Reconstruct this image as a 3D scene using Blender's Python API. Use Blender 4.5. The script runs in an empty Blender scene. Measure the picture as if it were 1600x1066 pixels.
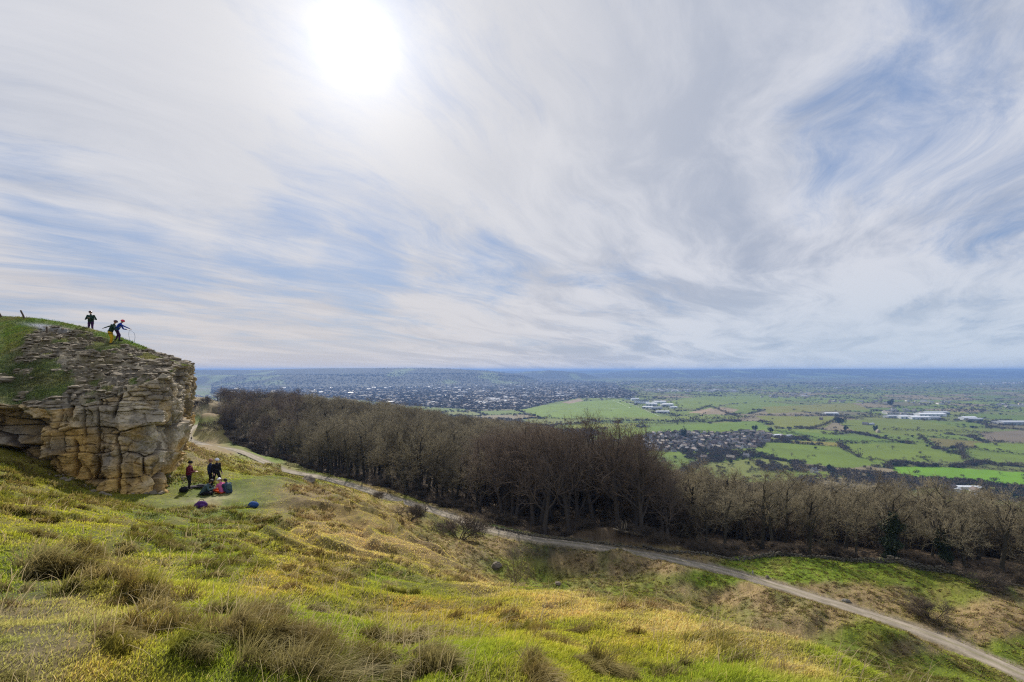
import bpy, math, random
import numpy as np
from mathutils import Vector, Matrix

random.seed(7)
RNG = np.random.default_rng(11)
scene = bpy.context.scene
COL = scene.collection
F = 755.0            # focal length in pixels of the 1600 px wide photograph
HY = 578.0           # row of the horizon

# ------------------------------------------------------------------ noise
def _h(ix, iy, iz=0, s=0):
    n = (ix.astype(np.int64) * 374761393 + iy.astype(np.int64) * 668265263 + np.int64(iz) * 2147483647 + s * 974634777) if np.isscalar(iz) else \
        (ix.astype(np.int64) * 374761393 + iy.astype(np.int64) * 668265263 + iz.astype(np.int64) * 1274126177 + s * 974634777)
    n = n & 0xFFFFFFFF
    n = ((n ^ (n >> 13)) * 1274126177) & 0xFFFFFFFF
    n = ((n ^ (n >> 16)) * 2246822519) & 0xFFFFFFFF
    return ((n ^ (n >> 15)) & 0xFFFFFF) / float(0xFFFFFF)

def vnoise(x, y, s=0):
    x = np.asarray(x, float); y = np.asarray(y, float)
    ix = np.floor(x); iy = np.floor(y); fx = x - ix; fy = y - iy
    fx = fx * fx * (3 - 2 * fx); fy = fy * fy * (3 - 2 * fy)
    a = _h(ix, iy, 0, s); b = _h(ix + 1, iy, 0, s); c = _h(ix, iy + 1, 0, s); d = _h(ix + 1, iy + 1, 0, s)
    return (a * (1 - fx) + b * fx) * (1 - fy) + (c * (1 - fx) + d * fx) * fy

def fbm(x, y, o=4, s=0, g=0.5):
    t = 0; a = 1.0; n = 0
    for k in range(o):
        t = t + a * (vnoise(x, y, s + k * 17) * 2 - 1); n += a
        x, y = x * 1.6 + y * 1.2 + 3.1, y * 1.6 - x * 1.2 + 7.7; a *= g
    return t / n

def sstep(a, b, x):
    t = np.clip((x - a) / (b - a), 0, 1)
    return t * t * (3 - 2 * t)

# ------------------------------------------------------------------ objects
def tag(o, label=None, cat=None, group=None, kind=None):
    if label: o['label'] = label
    if cat: o['category'] = cat
    if group: o['group'] = group
    if kind: o['kind'] = kind
    return o

def empty(name, loc=(0, 0, 0), rz=0.0):
    o = bpy.data.objects.new(name, None); COL.objects.link(o)
    o.location = loc; o.rotation_euler = (0, 0, rz); o.empty_display_size = 0.2
    return o

def link(name, me, parent=None, loc=None, rz=None):
    o = bpy.data.objects.new(name, me); COL.objects.link(o)
    if parent is not None: o.parent = parent
    if loc is not None: o.location = loc
    if rz is not None: o.rotation_euler = (0, 0, rz)
    return o

def mesh_np(name, V, faces_list, mats, smooth=False, col=None, midx=None):
    """V (n,3); faces_list: list of int arrays (k, n_corners)."""
    me = bpy.data.meshes.new(name)
    V = np.ascontiguousarray(V, dtype=np.float32)
    me.vertices.add(len(V)); me.vertices.foreach_set('co', V.ravel())
    nl = sum(f.size for f in faces_list); nf = sum(len(f) for f in faces_list)
    me.loops.add(nl); me.polygons.add(nf)
    me.loops.foreach_set('vertex_index', np.concatenate([f.ravel() for f in faces_list]).astype(np.int32))
    tot = np.concatenate([np.full(len(f), f.shape[1]) for f in faces_list]).astype(np.int32)
    st = np.concatenate([[0], np.cumsum(tot)[:-1]]).astype(np.int32)
    me.polygons.foreach_set('loop_start', st)
    me.polygons.foreach_set('loop_total', tot)
    if midx is not None: me.polygons.foreach_set('material_index', midx.astype(np.int32))
    me.polygons.foreach_set('use_smooth', np.full(nf, smooth))
    for m in (mats if isinstance(mats, (list, tuple)) else [mats]): me.materials.append(m)
    if col is not None:
        a = me.color_attributes.new('Col', 'FLOAT_COLOR', 'POINT')
        c = np.ones((len(V), 4), np.float32); c[:, :3] = col
        a.data.foreach_set('color', c.ravel())
    me.update(calc_edges=True)
    return me

class MB:
    """collects shapes into one mesh"""
    def __init__(s): s.v = []; s.f = []; s.m = []; s.n = 0
    def add(s, V, Fs, m=0):
        for f in Fs: s.f.append([i + s.n for i in f]); s.m.append(m)
        s.v.extend([tuple(p) for p in V]); s.n += len(V)
    def box(s, c, d, m=0, rz=0, taper=1.0):
        V = []
        for z in (-1, 1):
            k = taper if z > 0 else 1
            for x, y in ((-1, -1), (1, -1), (1, 1), (-1, 1)):
                X = x * d[0] / 2 * k; Y = y * d[1] / 2 * k
                V.append((c[0] + X * math.cos(rz) - Y * math.sin(rz), c[1] + X * math.sin(rz) + Y * math.cos(rz), c[2] + z * d[2] / 2))
        s.add(V, [(3, 2, 1, 0), (4, 5, 6, 7), (0, 1, 5, 4), (1, 2, 6, 5), (2, 3, 7, 6), (3, 0, 4, 7)], m)
    def tube(s, P, R, n=8, m=0, cap=True):
        V = []; prev = None
        for i, p in enumerate(P):
            p = Vector(p)
            d = (Vector(P[min(i + 1, len(P) - 1)]) - Vector(P[max(i - 1, 0)])).normalized()
            if prev is None:
                a = Vector((1, 0, 0)) if abs(d.x) < 0.8 else Vector((0, 1, 0))
            else: a = prev
            u = (a - d * a.dot(d)).normalized(); w = d.cross(u); prev = u
            for k in range(n):
                t = 2 * math.pi * k / n
                V.append(p + (u * math.cos(t) + w * math.sin(t)) * R[i])
        Fs = []
        for i in range(len(P) - 1):
            for k in range(n):
                Fs.append((i * n + k, i * n + (k + 1) % n, (i + 1) * n + (k + 1) % n, (i + 1) * n + k))
        if cap:
            Fs.append(tuple(range(n))[::-1]); Fs.append(tuple((len(P) - 1) * n + k for k in range(n)))
        s.add(V, Fs, m)
    def ball(s, c, r, m=0, nu=12, nv=8, rot=None, bump=0, seed=0):
        V = []; Fs = []
        rr = random.Random(seed)
        for i in range(nv + 1):
            ph = math.pi * i / nv
            for k in range(nu):
                t = 2 * math.pi * k / nu
                q = Vector((math.sin(ph) * math.cos(t) * r[0], math.sin(ph) * math.sin(t) * r[1], math.cos(ph) * r[2]))
                if bump and 0 < i < nv: q *= 1 + rr.uniform(-bump, bump)
                if rot is not None: q = rot @ q
                V.append(Vector(c) + q)
        for i in range(nv):
            for k in range(nu):
                Fs.append((i * nu + k, (i + 1) * nu + k, (i + 1) * nu + (k + 1) % nu, i * nu + (k + 1) % nu))
        s.add(V, Fs, m)
    def mesh(s, name, mats, smooth=False):
        me = bpy.data.meshes.new(name); me.from_pydata([tuple(p) for p in s.v], [], s.f)
        for m in (mats if isinstance(mats, (list, tuple)) else [mats]): me.materials.append(m)
        me.polygons.foreach_set('material_index', s.m)
        me.polygons.foreach_set('use_smooth', [smooth] * len(s.f))
        me.validate(); me.update()
        return me
    def build(s, name, mats, parent=None, smooth=False, loc=None, rz=None):
        return link(name, s.mesh(name, mats, smooth), parent, loc, rz)

# ------------------------------------------------------------------ materials
def new_mat(name):
    m = bpy.data.materials.new(name); m.use_nodes = True
    nt = m.node_tree; nt.nodes.clear()
    return m, nt, nt.nodes, nt.links

def simple(name, c, rough=0.8, var=0.25, scale=8.0, spec=0.3, bump=0.0, metal=0.0):
    m, nt, N, L = new_mat(name)
    out = N.new('ShaderNodeOutputMaterial'); b = N.new('ShaderNodeBsdfPrincipled')
    b.inputs['Roughness'].default_value = rough; b.inputs['Specular IOR Level'].default_value = spec
    b.inputs['Metallic'].default_value = metal
    tc = N.new('ShaderNodeTexCoord'); no = N.new('ShaderNodeTexNoise')
    no.inputs['Scale'].default_value = scale; no.inputs['Detail'].default_value = 5
    L.new(tc.outputs['Object'], no.inputs['Vector'])
    mx = N.new('ShaderNodeMix'); mx.data_type = 'RGBA'
    mx.inputs['A'].default_value = [v * (1 - var) for v in c] + [1]
    mx.inputs['B'].default_value = [min(1, v * (1 + var)) for v in c] + [1]
    L.new(no.outputs['Fac'], mx.inputs['Factor']); L.new(mx.outputs['Result'], b.inputs['Base Color'])
    if bump:
        bp = N.new('ShaderNodeBump'); bp.inputs['Strength'].default_value = bump; bp.inputs['Distance'].default_value = 0.05
        L.new(no.outputs['Fac'], bp.inputs['Height']); L.new(bp.outputs['Normal'], b.inputs['Normal'])
    L.new(b.outputs['BSDF'], out.inputs['Surface'])
    return m

def attr_mat(name, transl=0.0, rough=0.9, nscale=3.0, nvar=0.3, bump=0.0, bdist=0.05, nscale2=None, spec=0.15):
    """Base colour from the vertex colour 'Col', broken up by noise in world space."""
    m, nt, N, L = new_mat(name)
    out = N.new('ShaderNodeOutputMaterial')
    at = N.new('ShaderNodeAttribute'); at.attribute_name = 'Col'
    ge = N.new('ShaderNodeNewGeometry')
    no = N.new('ShaderNodeTexNoise'); no.inputs['Scale'].default_value = nscale; no.inputs['Detail'].default_value = 6
    no.inputs['Roughness'].default_value = 0.65
    L.new(ge.outputs['Position'], no.inputs['Vector'])
    mr = N.new('ShaderNodeMapRange'); mr.inputs['From Min'].default_value = 0.3; mr.inputs['From Max'].default_value = 0.7
    mr.inputs['To Min'].default_value = 1 - nvar; mr.inputs['To Max'].default_value = 1 + nvar
    L.new(no.outputs['Fac'], mr.inputs['Value'])
    mu = N.new('ShaderNodeVectorMath'); mu.operation = 'SCALE'
    L.new(at.outputs['Color'], mu.inputs[0]); L.new(mr.outputs['Result'], mu.inputs['Scale'])
    b = N.new('ShaderNodeBsdfPrincipled'); b.inputs['Roughness'].default_value = rough
    b.inputs['Specular IOR Level'].default_value = spec
    L.new(mu.outputs[0], b.inputs['Base Color'])
    if bump:
        bp = N.new('ShaderNodeBump'); bp.inputs['Strength'].default_value = bump; bp.inputs['Distance'].default_value = bdist
        if nscale2:
            n2 = N.new('ShaderNodeTexNoise'); n2.inputs['Scale'].default_value = nscale2; n2.inputs['Detail'].default_value = 8
            n2.inputs['Roughness'].default_value = 0.7
            L.new(ge.outputs['Position'], n2.inputs['Vector']); L.new(n2.outputs['Fac'], bp.inputs['Height'])
        else: L.new(no.outputs['Fac'], bp.inputs['Height'])
        L.new(bp.outputs['Normal'], b.inputs['Normal'])
    if transl:
        t = N.new('ShaderNodeBsdfTranslucent'); L.new(mu.outputs[0], t.inputs['Color'])
        ms = N.new('ShaderNodeMixShader'); ms.inputs[0].default_value = transl
        L.new(b.outputs[0], ms.inputs[1]); L.new(t.outputs[0], ms.inputs[2]); L.new(ms.outputs[0], out.inputs['Surface'])
    else: L.new(b.outputs[0], out.inputs['Surface'])
    return m

# ------------------------------------------------------------------ place helpers (camera at the origin, looking along +Y)
def PY(px, py, Y): return ((px - 800) / F * Y, Y, -(py - HY) / F * Y)
def PZ(px, py, z):
    Y = -z * F / (py - HY); return ((px - 800) / F * Y, Y, z)
def pix(x, y, z):
    yy = np.maximum(y, 0.3)
    return 800 + F * x / yy, HY - F * z / yy
# ================================================================== TERRAIN
TRACK_PX = [(1700, 1105), (1600, 1056), (1450, 991), (1300, 942), (1150, 897), (1050, 874), (980, 862), (900, 850), (830, 841), (760, 826), (700, 805), (640, 787),
            (560, 762), (500, 746), (440, 734), (405, 718), (370, 704), (330, 697), (300, 689), (293, 681), (297, 672), (310, 664), (335, 657), (352, 650)]
TZ = -33.0
_tp = np.array([PZ(a, b, TZ) for a, b in TRACK_PX])
def spline(P, n):
    P = np.asarray(P, float); k = len(P)
    Q = np.vstack([2 * P[0] - P[1], P, 2 * P[-1] - P[-2]])
    t = np.linspace(0, k - 1 - 1e-6, n); i = t.astype(int); u = (t - i)[:, None]
    a, b, c, d = Q[i], Q[i + 1], Q[i + 2], Q[i + 3]
    return 0.5 * ((2 * b) + (c - a) * u + (2 * a - 5 * b + 4 * c - d) * u ** 2 + (3 * b - a - 3 * c + d) * u ** 3)
TRACK = spline(_tp, 500)

def nearest_on(PL, x, y):
    """distance from points to polyline PL, and the index"""
    best = np.full(x.shape, 1e9); idx = np.zeros(x.shape, int)
    for i in range(len(PL) - 1):
        ax, ay = PL[i, 0], PL[i, 1]; bx, by = PL[i + 1, 0] - ax, PL[i + 1, 1] - ay
        t = np.clip(((x - ax) * bx + (y - ay) * by) / (bx * bx + by * by + 1e-9), 0, 1)
        d = np.hypot(x - ax - t * bx, y - ay - t * by)
        m = d < best; best[m] = d[m]; idx[m] = i
    return best, idx

CP = []   # control points (x, y, z)
def cpy(*a):
    for px, py, Y in a: CP.append(PY(px, py, Y))
def cz(*a):
    for px, Y, z in a: CP.append(((px - 800) / F * Y, Y, z))
# near ground
cpy((0, 1066, 2.8), (400, 1066, 2.8), (800, 1066, 3.0), (1200, 1066, 3.5), (1340, 1064, 4.6), (0, 900, 6.5), (200, 950, 5.2), (600, 1000, 5.3), (800, 1000, 6.0),
    (1000, 1020, 5.0), (1200, 1040, 4.2), (400, 940, 6.6), (0, 810, 12), (200, 850, 11), (400, 880, 11.5), (600, 930, 10), (700, 960, 8.4),
    (800, 932, 13.5), (900, 938, 11.5), (1000, 957, 9.6), (1100, 984, 8.0), (1200, 1016, 6.6), (1275, 1042, 5.6),
    (600, 895, 15), (500, 860, 17.5), (400, 840, 18), (330, 787, 27), (300, 768, 30.5), (345, 770, 30.5), (395, 762, 31.5), (390, 792, 26.5), (200, 800, 21), (100, 775, 21.5), (0, 730, 24), (-80, 720, 22),
    (240, 782, 27), (150, 768, 26.5), (60, 738, 26), (500, 812, 24.5), (600, 850, 21), (700, 900, 17),
    (440, 747, 38), (520, 777, 35.5), (590, 803, 32), (650, 838, 27.5), (700, 870, 23.5), (760, 910, 19),
    (360, 745, 38), (340, 725, 45), (320, 708, 56), (300, 700, 66), (400, 745, 46), (480, 752, 60), (560, 775, 72), (330, 712, 120), (420, 738, 110), (480, 748, 125), (300, 700, 150), (560, 768, 120))
cz((270, 33, -7.3), (285, 42, -7.0), (300, 50, -8), (285, 60, -8.5), (270, 90, -14), (600, 50, -18), (680, 40, -17.5), (760, 30, -15.5), (840, 25, -15), (900, 22, -14), (1000, 18, -12.5), (1100, 15, -11), (1200, 12, -9.6), (1340, 9, -8),
   (1500, 6, -6), (1600, 5, -4.6), (1500, 20, -15.5), (1300, 25, -17.5), (1100, 30, -19), (950, 40, -22), (820, 45, -23.5), (1400, 35, -23.5), (1600, 30, -21))
# hollow, mounds, banks around the track
cpy((650, 802, 100), (720, 850, 84), (640, 818, 86), (680, 860, 70), (740, 880, 70), (860, 880, 86), (850, 903, 80), (800, 925, 62), (900, 925, 68), (930, 870, 86), (1000, 880, 82),
    (1060, 905, 74), (1100, 930, 67), (1150, 935, 67), (1000, 935, 62), (1200, 960, 59), (1200, 1000, 50), (1400, 1040, 47), (1300, 1030, 46), (1540, 1066, 46), (1450, 1062, 43), (1100, 975, 52),
    (1250, 868, 88), (1180, 880, 86), (1400, 885, 84), (1600, 908, 79), (1500, 960, 67), (1600, 1000, 60), (1330, 920, 76), (1700, 940, 74), (600, 790, 105), (880, 862, 93))
for p in TRACK[::22]: CP.append(tuple(p))
# wooded slope
cz((350, 330, -31), (320, 330, -22), (318, 390, -25), (320, 700, -100), (300, 250, -24), (200, 250, -20), (100, 400, -30), (450, 250, -35), (450, 350, -34), (450, 600, -70), (400, 210, -36),
   (600, 200, -37), (600, 300, -38), (600, 500, -60), (600, 850, -160), (700, 150, -36), (700, 400, -54), (700, 700, -110), (850, 110, -35), (850, 250, -50), (850, 600, -80), (850, 850, -150),
   (950, 125, -36), (950, 200, -52), (900, 160, -41), (950, 400, -85), (950, 700, -150), (1000, 120, -37), (1000, 300, -82), (1000, 520, -122), (1000, 800, -185), (1200, 110, -38), (1200, 150, -48), (1200, 300, -105), (1200, 650, -185),
   (1400, 115, -41), (1400, 200, -75), (1400, 400, -140), (1400, 680, -193), (1600, 110, -42), (1600, 200, -80), (1600, 400, -150), (1600, 640, -193), (1750, 60, -36), (1750, 150, -60), (1750, 400, -150))
for th, r, z in ((-90, 2, -1.6), (-90, 10, -1.5), (-90, 50, 1), (-90, 300, 10), (90, 2, -2.2), (90, 10, -6), (90, 50, -27), (90, 120, -50), (90, 400, -140), (180, 2, -1.7), (-180, 2, -1.7),
                 (180, 10, -1.6), (-180, 10, -1.6), (180, 60, 2), (-180, 60, 2), (180, 400, 10), (-180, 400, 10), (130, 10, -4), (130, 60, -15), (-130, 20, -1), (0, 1, -1.75), (60, 1.2, -1.85), (-60, 1.2, -1.7), (130, 400, -60), (-65, 30, -4.5), (-65, 80, -4)):
    CP.append((r * math.sin(math.radians(th)), r * math.cos(math.radians(th)), z))
CP = np.array(CP)
def lp(x, y): return np.arctan2(x, y) * 1.6, np.log(np.hypot(x, y))
cu, cv = lp(CP[:, 0], CP[:, 1]); cq = CP[:, 2] / np.hypot(CP[:, 0], CP[:, 1])
def _k(d2): return 0.5 * d2 * np.log(d2 + 1e-9)
n = len(CP)
A = np.zeros((n + 3, n + 3))
A[:n, :n] = _k((cu[:, None] - cu) ** 2 + (cv[:, None] - cv) ** 2) + np.eye(n) * 4e-4
A[:n, n] = 1; A[:n, n + 1] = cu; A[:n, n + 2] = cv; A[n:, :n] = A[:n, n:].T
W = np.linalg.solve(A, np.concatenate([cq, [0, 0, 0]]))
def tps(x, y):
    u, v = lp(x, y); sh = u.shape; u = u.ravel(); v = v.ravel(); out = np.empty_like(u)
    for i in range(0, len(u), 20000):
        a, b = u[i:i + 20000], v[i:i + 20000]
        K = _k((a[:, None] - cu) ** 2 + (b[:, None] - cv) ** 2)
        out[i:i + 20000] = K @ W[:n] + W[n] + W[n + 1] * a + W[n + 2] * b
    return out.reshape(sh) * np.hypot(x, y)

# polar sheet
th_f = np.arange(-53, 53.001, 0.115)
th_l = np.linspace(-180, -53, 60)[:-1]; th_r = np.linspace(53, 180, 60)[1:]
TH = np.radians(np.concatenate([th_l, th_f, th_r]))
LR = np.concatenate([np.arange(math.log(0.4), math.log(9500), 0.0098), np.arange(math.log(9500), math.log(33000), 0.015)])
T2, L2 = np.meshgrid(TH, LR)
R2 = np.exp(L2); GX = R2 * np.sin(T2); GY = R2 * np.cos(T2)

SKY_PX = [100, 200, 300, 400, 480, 520, 640, 700, 760, 800, 830, 860, 900, 960]
def hills(x, y):
    yy = np.maximum(y, 1.0); px = 800 + F * x / yy
    z = -200 + 9 * fbm(x / 2500, y / 2500, 3, 5) + 3 * fbm(x / 500, y / 500, 2, 6)
    def layer(Yd, wf, wb, pxs, pys, nz, ns):
        top = np.interp(px, pxs, [-(p - HY) / F * Yd for p in pys]) + nz * fbm(x / ns, y / (ns * 1.5), 4, 9)
        t = np.where(y < Yd, np.exp(-((y - Yd) / wf) ** 2), np.exp(-((y - Yd) / wb) ** 2))
        return -205 + (top + 205) * t
    z = np.maximum(z, layer(8200, 1500, 2500, [0, 100, 200, 300, 400, 480, 520, 640, 700, 760, 820, 850], [580, 580, 578.6, 577.4, 578.4, 576.2, 575.4, 575.0, 575.6, 579.5, 587, 598], 8, 900))
    z = np.maximum(z, layer(6600, 700, 1200, [200, 300, 400, 500, 600, 660, 720], [588, 585, 587, 586, 588, 592, 600], 22, 700))
    z = np.maximum(z, layer(10500, 900, 900, [760, 800, 830, 858, 880, 910, 940], [590, 584, 580.3, 578.6, 580.2, 583, 591], 4, 500))
    z = np.maximum(z, layer(14000, 2600, 2500, [880, 940, 1000, 1100, 1180, 1250, 1330, 1400, 1500, 1700], [587, 583, 579, 577.8, 577.1, 576.5, 577, 578, 579, 578.5], 7, 2600))
    z = np.maximum(z, layer(17500, 1800, 3000, [0, 600, 800, 1000, 1250, 1330, 1450, 1500, 1600, 1800], [581, 580, 579.5, 578.5, 577.6, 577.1, 576.9, 576.9, 576.9, 576.9], 5, 5000))
    return z
far = hills(GX, GY)
near = np.zeros_like(far)
mk = R2 < 1300
near[mk] = tps(GX[mk], GY[mk]); near[~mk] = far[~mk]
w = sstep(450, 1100, R2)
w = np.maximum(w, 0)
G0 = near * (1 - w) + np.minimum(far, 50) * w * 1.0
G0 = np.where(R2 > 1100, far, G0)
td = np.full(R2.shape, 1e3); ti = np.zeros(R2.shape, int)
mt = (R2 > 40) & (R2 < 480) & (np.abs(T2) < 1.0) & (G0 < 0)
_c = TRACK[::4]
cd, ci = nearest_on(TRACK[::25], GX[mt], GY[mt])
cl = np.where(cd < 25)[0]
mi = np.where(mt.ravel())[0][cl]
d_, i_ = nearest_on(_c, GX.ravel()[mi], GY.ravel()[mi])
td.ravel()[mi] = d_; ti.ravel()[mi] = i_
tz = _c[np.clip(ti, 0, len(_c) - 1), 2]
# bumps: tussocky ground, soil creep steps on the banks, mounds
bm = 1 - sstep(0.8, 3.0, td) * 0
bump_amp = sstep(1.5, 4.0, td)
PXg, PYg = pix(GX, GY, G0)
brown_slope = np.exp(-(((PXg - 560) / 170) ** 2 + ((PYg - 830) / 75) ** 2)) * (R2 < 45)
MOUNDS = np.zeros_like(GX)
for px_, py_, Y_, rad_, hh_ in ((1062, 922, 72, 5.0, 2.6), (955, 868, 88, 9.0, 2.6), (1150, 930, 70, 4.5, 1.6), (1230, 960, 62, 7.0, 2.4), (1330, 1000, 53, 5.5, 1.6), (1110, 962, 60, 4.0, -1.4), (1120, 905, 76, 3.5, -1.6), (860, 890, 82, 6.0, -2.2), (1400, 1015, 52, 4.0, 1.2), (1010, 905, 74, 4.0, -1.0),
                                (1340, 925, 74, 6.0, 1.0), (1480, 945, 69, 5.0, -1.2), (1560, 960, 66, 5.0, 1.3), (1440, 1045, 46, 3.0, -1.0), (760, 868, 78, 5, 1.2), (900, 912, 72, 5, 1.4), (640, 800, 96, 7, 1.6)):
    mx_, my_ = (px_ - 800) / F * Y_, Y_
    d_ = np.hypot(GX - mx_, GY - my_) / rad_ + 0.25 * fbm(GX / 3, GY / 3, 2, 25)
    MOUNDS += hh_ * np.exp(-np.clip(d_, 0, 9) ** 2.4)
B = 0.03 * fbm(GX / 0.35, GY / 0.35, 3, 1) + 0.14 * fbm(GX / 1.1, GY / 1.1, 3, 2) + 0.24 * np.clip(fbm(GX / 3, GY / 3, 3, 3), -1, 1) * sstep(3, 12, R2)
B = B + 0.26 * sstep(40, 70, R2) * np.abs(fbm(GX / 2.2, GY / 2.2, 3, 4)) + 1.3 * sstep(42, 70, R2) * fbm(GX / 13, GY / 13, 3, 8) + MOUNDS
# creep terraces that follow the contour
ph = (G0 * 1.35 + 0.35 * fbm(GX / 5, GY / 5, 3, 12) * 3)
tr = (ph - np.floor(ph)); tr = np.minimum(tr / 0.75, (1 - tr) / 0.25)
B = B + 0.30 * tr * np.clip(brown_slope * 1.3, 0, 1) + 0.10 * tr * sstep(6, 14, R2) * (R2 < 42)
ph2 = G0 * 0.7 + 1.2 * fbm(GX / 12, GY / 12, 2, 13); tr2 = ph2 - np.floor(ph2); tr2 = np.minimum(tr2 / 0.75, (1 - tr2) / 0.25)
B = B + 0.30 * tr2 * sstep(42, 60, R2) * (1 - sstep(130, 260, R2))
flat_spot = np.exp(-(((GX + 18.5) / 3.5) ** 2 + ((GY - 29) / 3.5) ** 2))
B = B * (1 - 0.85 * flat_spot)
Z = G0 + B * bump_amp * (1 - sstep(350, 700, R2)) + sstep(120, 400, R2) * (1 - sstep(900, 1400, R2)) * 3 * fbm(GX / 60, GY / 60, 3, 21)
fl = 1 - sstep(2.4, 6.5, td)
Z = Z * (1 - fl) + (tz - 0.07) * fl
# keep the banks below the sight line to the open stretches of the track
_tpx = 800 + F * TRACK[:, 0] / TRACK[:, 1]; _ta = np.arctan2(TRACK[:, 0], TRACK[:, 1]); _tr = np.hypot(TRACK[:, 0], TRACK[:, 1]); _fr = _tpx > 345
_o = np.argsort(_ta[_fr]); _taa = _ta[_fr][_o]; _trr = _tr[_fr][_o]; _tqq = (TRACK[:, 2][_fr][_o] - 0.25) / _trr
_px1 = 800 + F * np.tan(TH)
for j_ in np.where((_px1 > 372) & (_px1 < 1690))[0]:
    p_ = _px1[j_]
    if not ((372 < p_ < 412) or (438 < p_ < 592) or (630 < p_ < 905) or p_ > 1046): continue
    rt_ = np.interp(TH[j_], _taa, _trr); qt_ = np.interp(TH[j_], _taa, _tqq); rr_ = R2[:, j_]; mm_ = (rr_ > 30) & (rr_ < rt_ - 2.0)
    lim = (qt_ - 0.0035) * rr_ - 0.25 * (1 + fbm(GX[:, j_] / 2.0, GY[:, j_] / 2.0, 3, 27)); over = mm_ & (Z[:, j_] > lim)
    Z[over, j_] = lim[over]
def Hs(x, y):
    x = np.asarray(x, float); y = np.asarray(y, float)
    t = np.interp(np.arctan2(x, y), TH, np.arange(len(TH))); l = np.interp(np.log(np.hypot(x, y) + 1e-6), LR, np.arange(len(LR)))
    i = np.clip(l.astype(int), 0, len(LR) - 2); j = np.clip(t.astype(int), 0, len(TH) - 2); a = l - i; b = t - j
    return (Z[i, j] * (1 - b) + Z[i, j + 1] * b) * (1 - a) + (Z[i + 1, j] * (1 - b) + Z[i + 1, j + 1] * b) * a
def Hn(x, y, e=0.4):
    gx = (Hs(x + e, y) - Hs(x - e, y)) / (2 * e); gy = (Hs(x, y + e) - Hs(x, y - e)) / (2 * e)
    n = np.stack([-gx, -gy, np.ones_like(gx)], -1)
    return n / np.linalg.norm(n, axis=-1, keepdims=True)
# what the camera can see: running maximum of z/r outward
Q = Z / R2
RUN = np.maximum.accumulate(Q, axis=0)
def visible(x, y, z, margin=0.02):
    t = np.interp(np.arctan2(x, y), TH, np.arange(len(TH))).astype(int); r = np.hypot(x, y)
    l = np.clip(np.interp(np.log(r), LR, np.arange(len(LR))).astype(int) - 1, 0, len(LR) - 1)
    return z / r > RUN[l, t] - margin

# ---------------- ground cover map: samples (px, py, sx, sy, colour) on the land as it lies
GRN = (0.120, 0.148, 0.016); YEL = (0.225, 0.205, 0.020); OCH = (0.285, 0.200, 0.035); STR = (0.400, 0.265, 0.105)
BRN = (0.215, 0.155, 0.080); DKG = (0.060, 0.105, 0.018); DKB = (0.085, 0.070, 0.040); LIT = (0.105, 0.075, 0.045); BRT = (0.130, 0.185, 0.014); GRY = (0.20, 0.165, 0.085)
COVER = [
 (60, 1000, 90, 70, GRY), (30, 900, 60, 40, GRN), (30, 780, 90, 50, YEL), (180, 800, 100, 30, YEL), (200, 1050, 100, 50, OCH), (330, 1040, 120, 50, GRN), (230, 900, 90, 40, YEL),
 (330, 870, 90, 40, GRN), (300, 810, 60, 18, BRT), (365, 778, 75, 22, BRT), (345, 745, 50, 8, GRN), (250, 800, 60, 12, BRT), (260, 790, 50, 12, GRN), (330, 790, 14, 8, STR), (420, 850, 80, 40, YEL), (480, 900, 90, 35, OCH), (600, 900, 90, 25, BRT), (700, 925, 70, 18, GRN),
 (520, 820, 90, 40, STR), (600, 850, 70, 35, STR), (470, 780, 70, 25, BRN), (465, 765, 36, 9, STR), (560, 800, 60, 25, OCH), (680, 880, 50, 25, STR), (740, 915, 40, 18, STR),
 (420, 830, 30, 20, GRN), (480, 860, 50, 20, OCH), (540, 960, 100, 35, GRN), (640, 950, 120, 30, OCH), (780, 960, 120, 25, OCH), (900, 950, 120, 18, STR), (1040, 975, 90, 16, STR), (1150, 1010, 90, 16, STR),
 (1250, 1042, 60, 14, STR), (850, 990, 150, 25, YEL), (700, 1020, 120, 35, GRN), (950, 1030, 150, 30, YEL), (1100, 1050, 120, 20, GRN), (500, 1040, 100, 40, GRN), (1000, 1000, 60, 10, OCH),
 (350, 735, 60, 12, YEL), (400, 730, 40, 10, GRY), (480, 750, 60, 10, GRN), (330, 715, 40, 12, BRN), (420, 715, 60, 7, BRT), (480, 727, 50, 6, GRN), (390, 700, 30, 6, GRN), (520, 745, 40, 6, GRN), (620, 780, 40, 5, GRN),
 (320, 635, 30, 14, BRN), (320, 655, 20, 5, GRN), (650, 800, 50, 12, BRN), (600, 790, 40, 10, BRN), (720, 830, 60, 10, DKG), (680, 840, 50, 12, BRN), (760, 850, 60, 14, BRN), (850, 860, 60, 10, DKB),
 (720, 880, 50, 16, GRY), (800, 890, 50, 14, GRN), (860, 900, 60, 14, GRN), (940, 870, 50, 12, BRN), (900, 890, 60, 14, BRN), (980, 895, 60, 16, BRN), (1000, 930, 60, 12, GRN), (1060, 880, 40, 10, BRN), (1010, 905, 40, 10, GRN),
 (1120, 905, 30, 16, BRT), (1060, 925, 28, 10, BRN), (1150, 930, 50, 12, BRN), (1200, 960, 60, 16, BRN), (1120, 965, 50, 14, GRN), (1180, 985, 70, 12, BRN), (1300, 1010, 50, 16, GRN), (1320, 1040, 60, 12, GRN),
 (1250, 1000, 40, 12, BRN), (1360, 1000, 40, 14, GRN), (1450, 1040, 50, 12, GRN), (1420, 1010, 40, 10, BRN), (1500, 1055, 50, 12, GRN),
 (1230, 885, 60, 14, BRT), (1330, 890, 80, 16, BRT), (1420, 900, 80, 14, GRN), (1480, 930, 50, 14, GRN), (1400, 935, 60, 12, BRN), (1560, 950, 50, 20, BRN), (1520, 990, 60, 14, BRN), (1580, 920, 40, 10, DKB), (1580, 1010, 40, 12, GRN),
 (1300, 920, 60, 8, BRN)]
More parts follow.
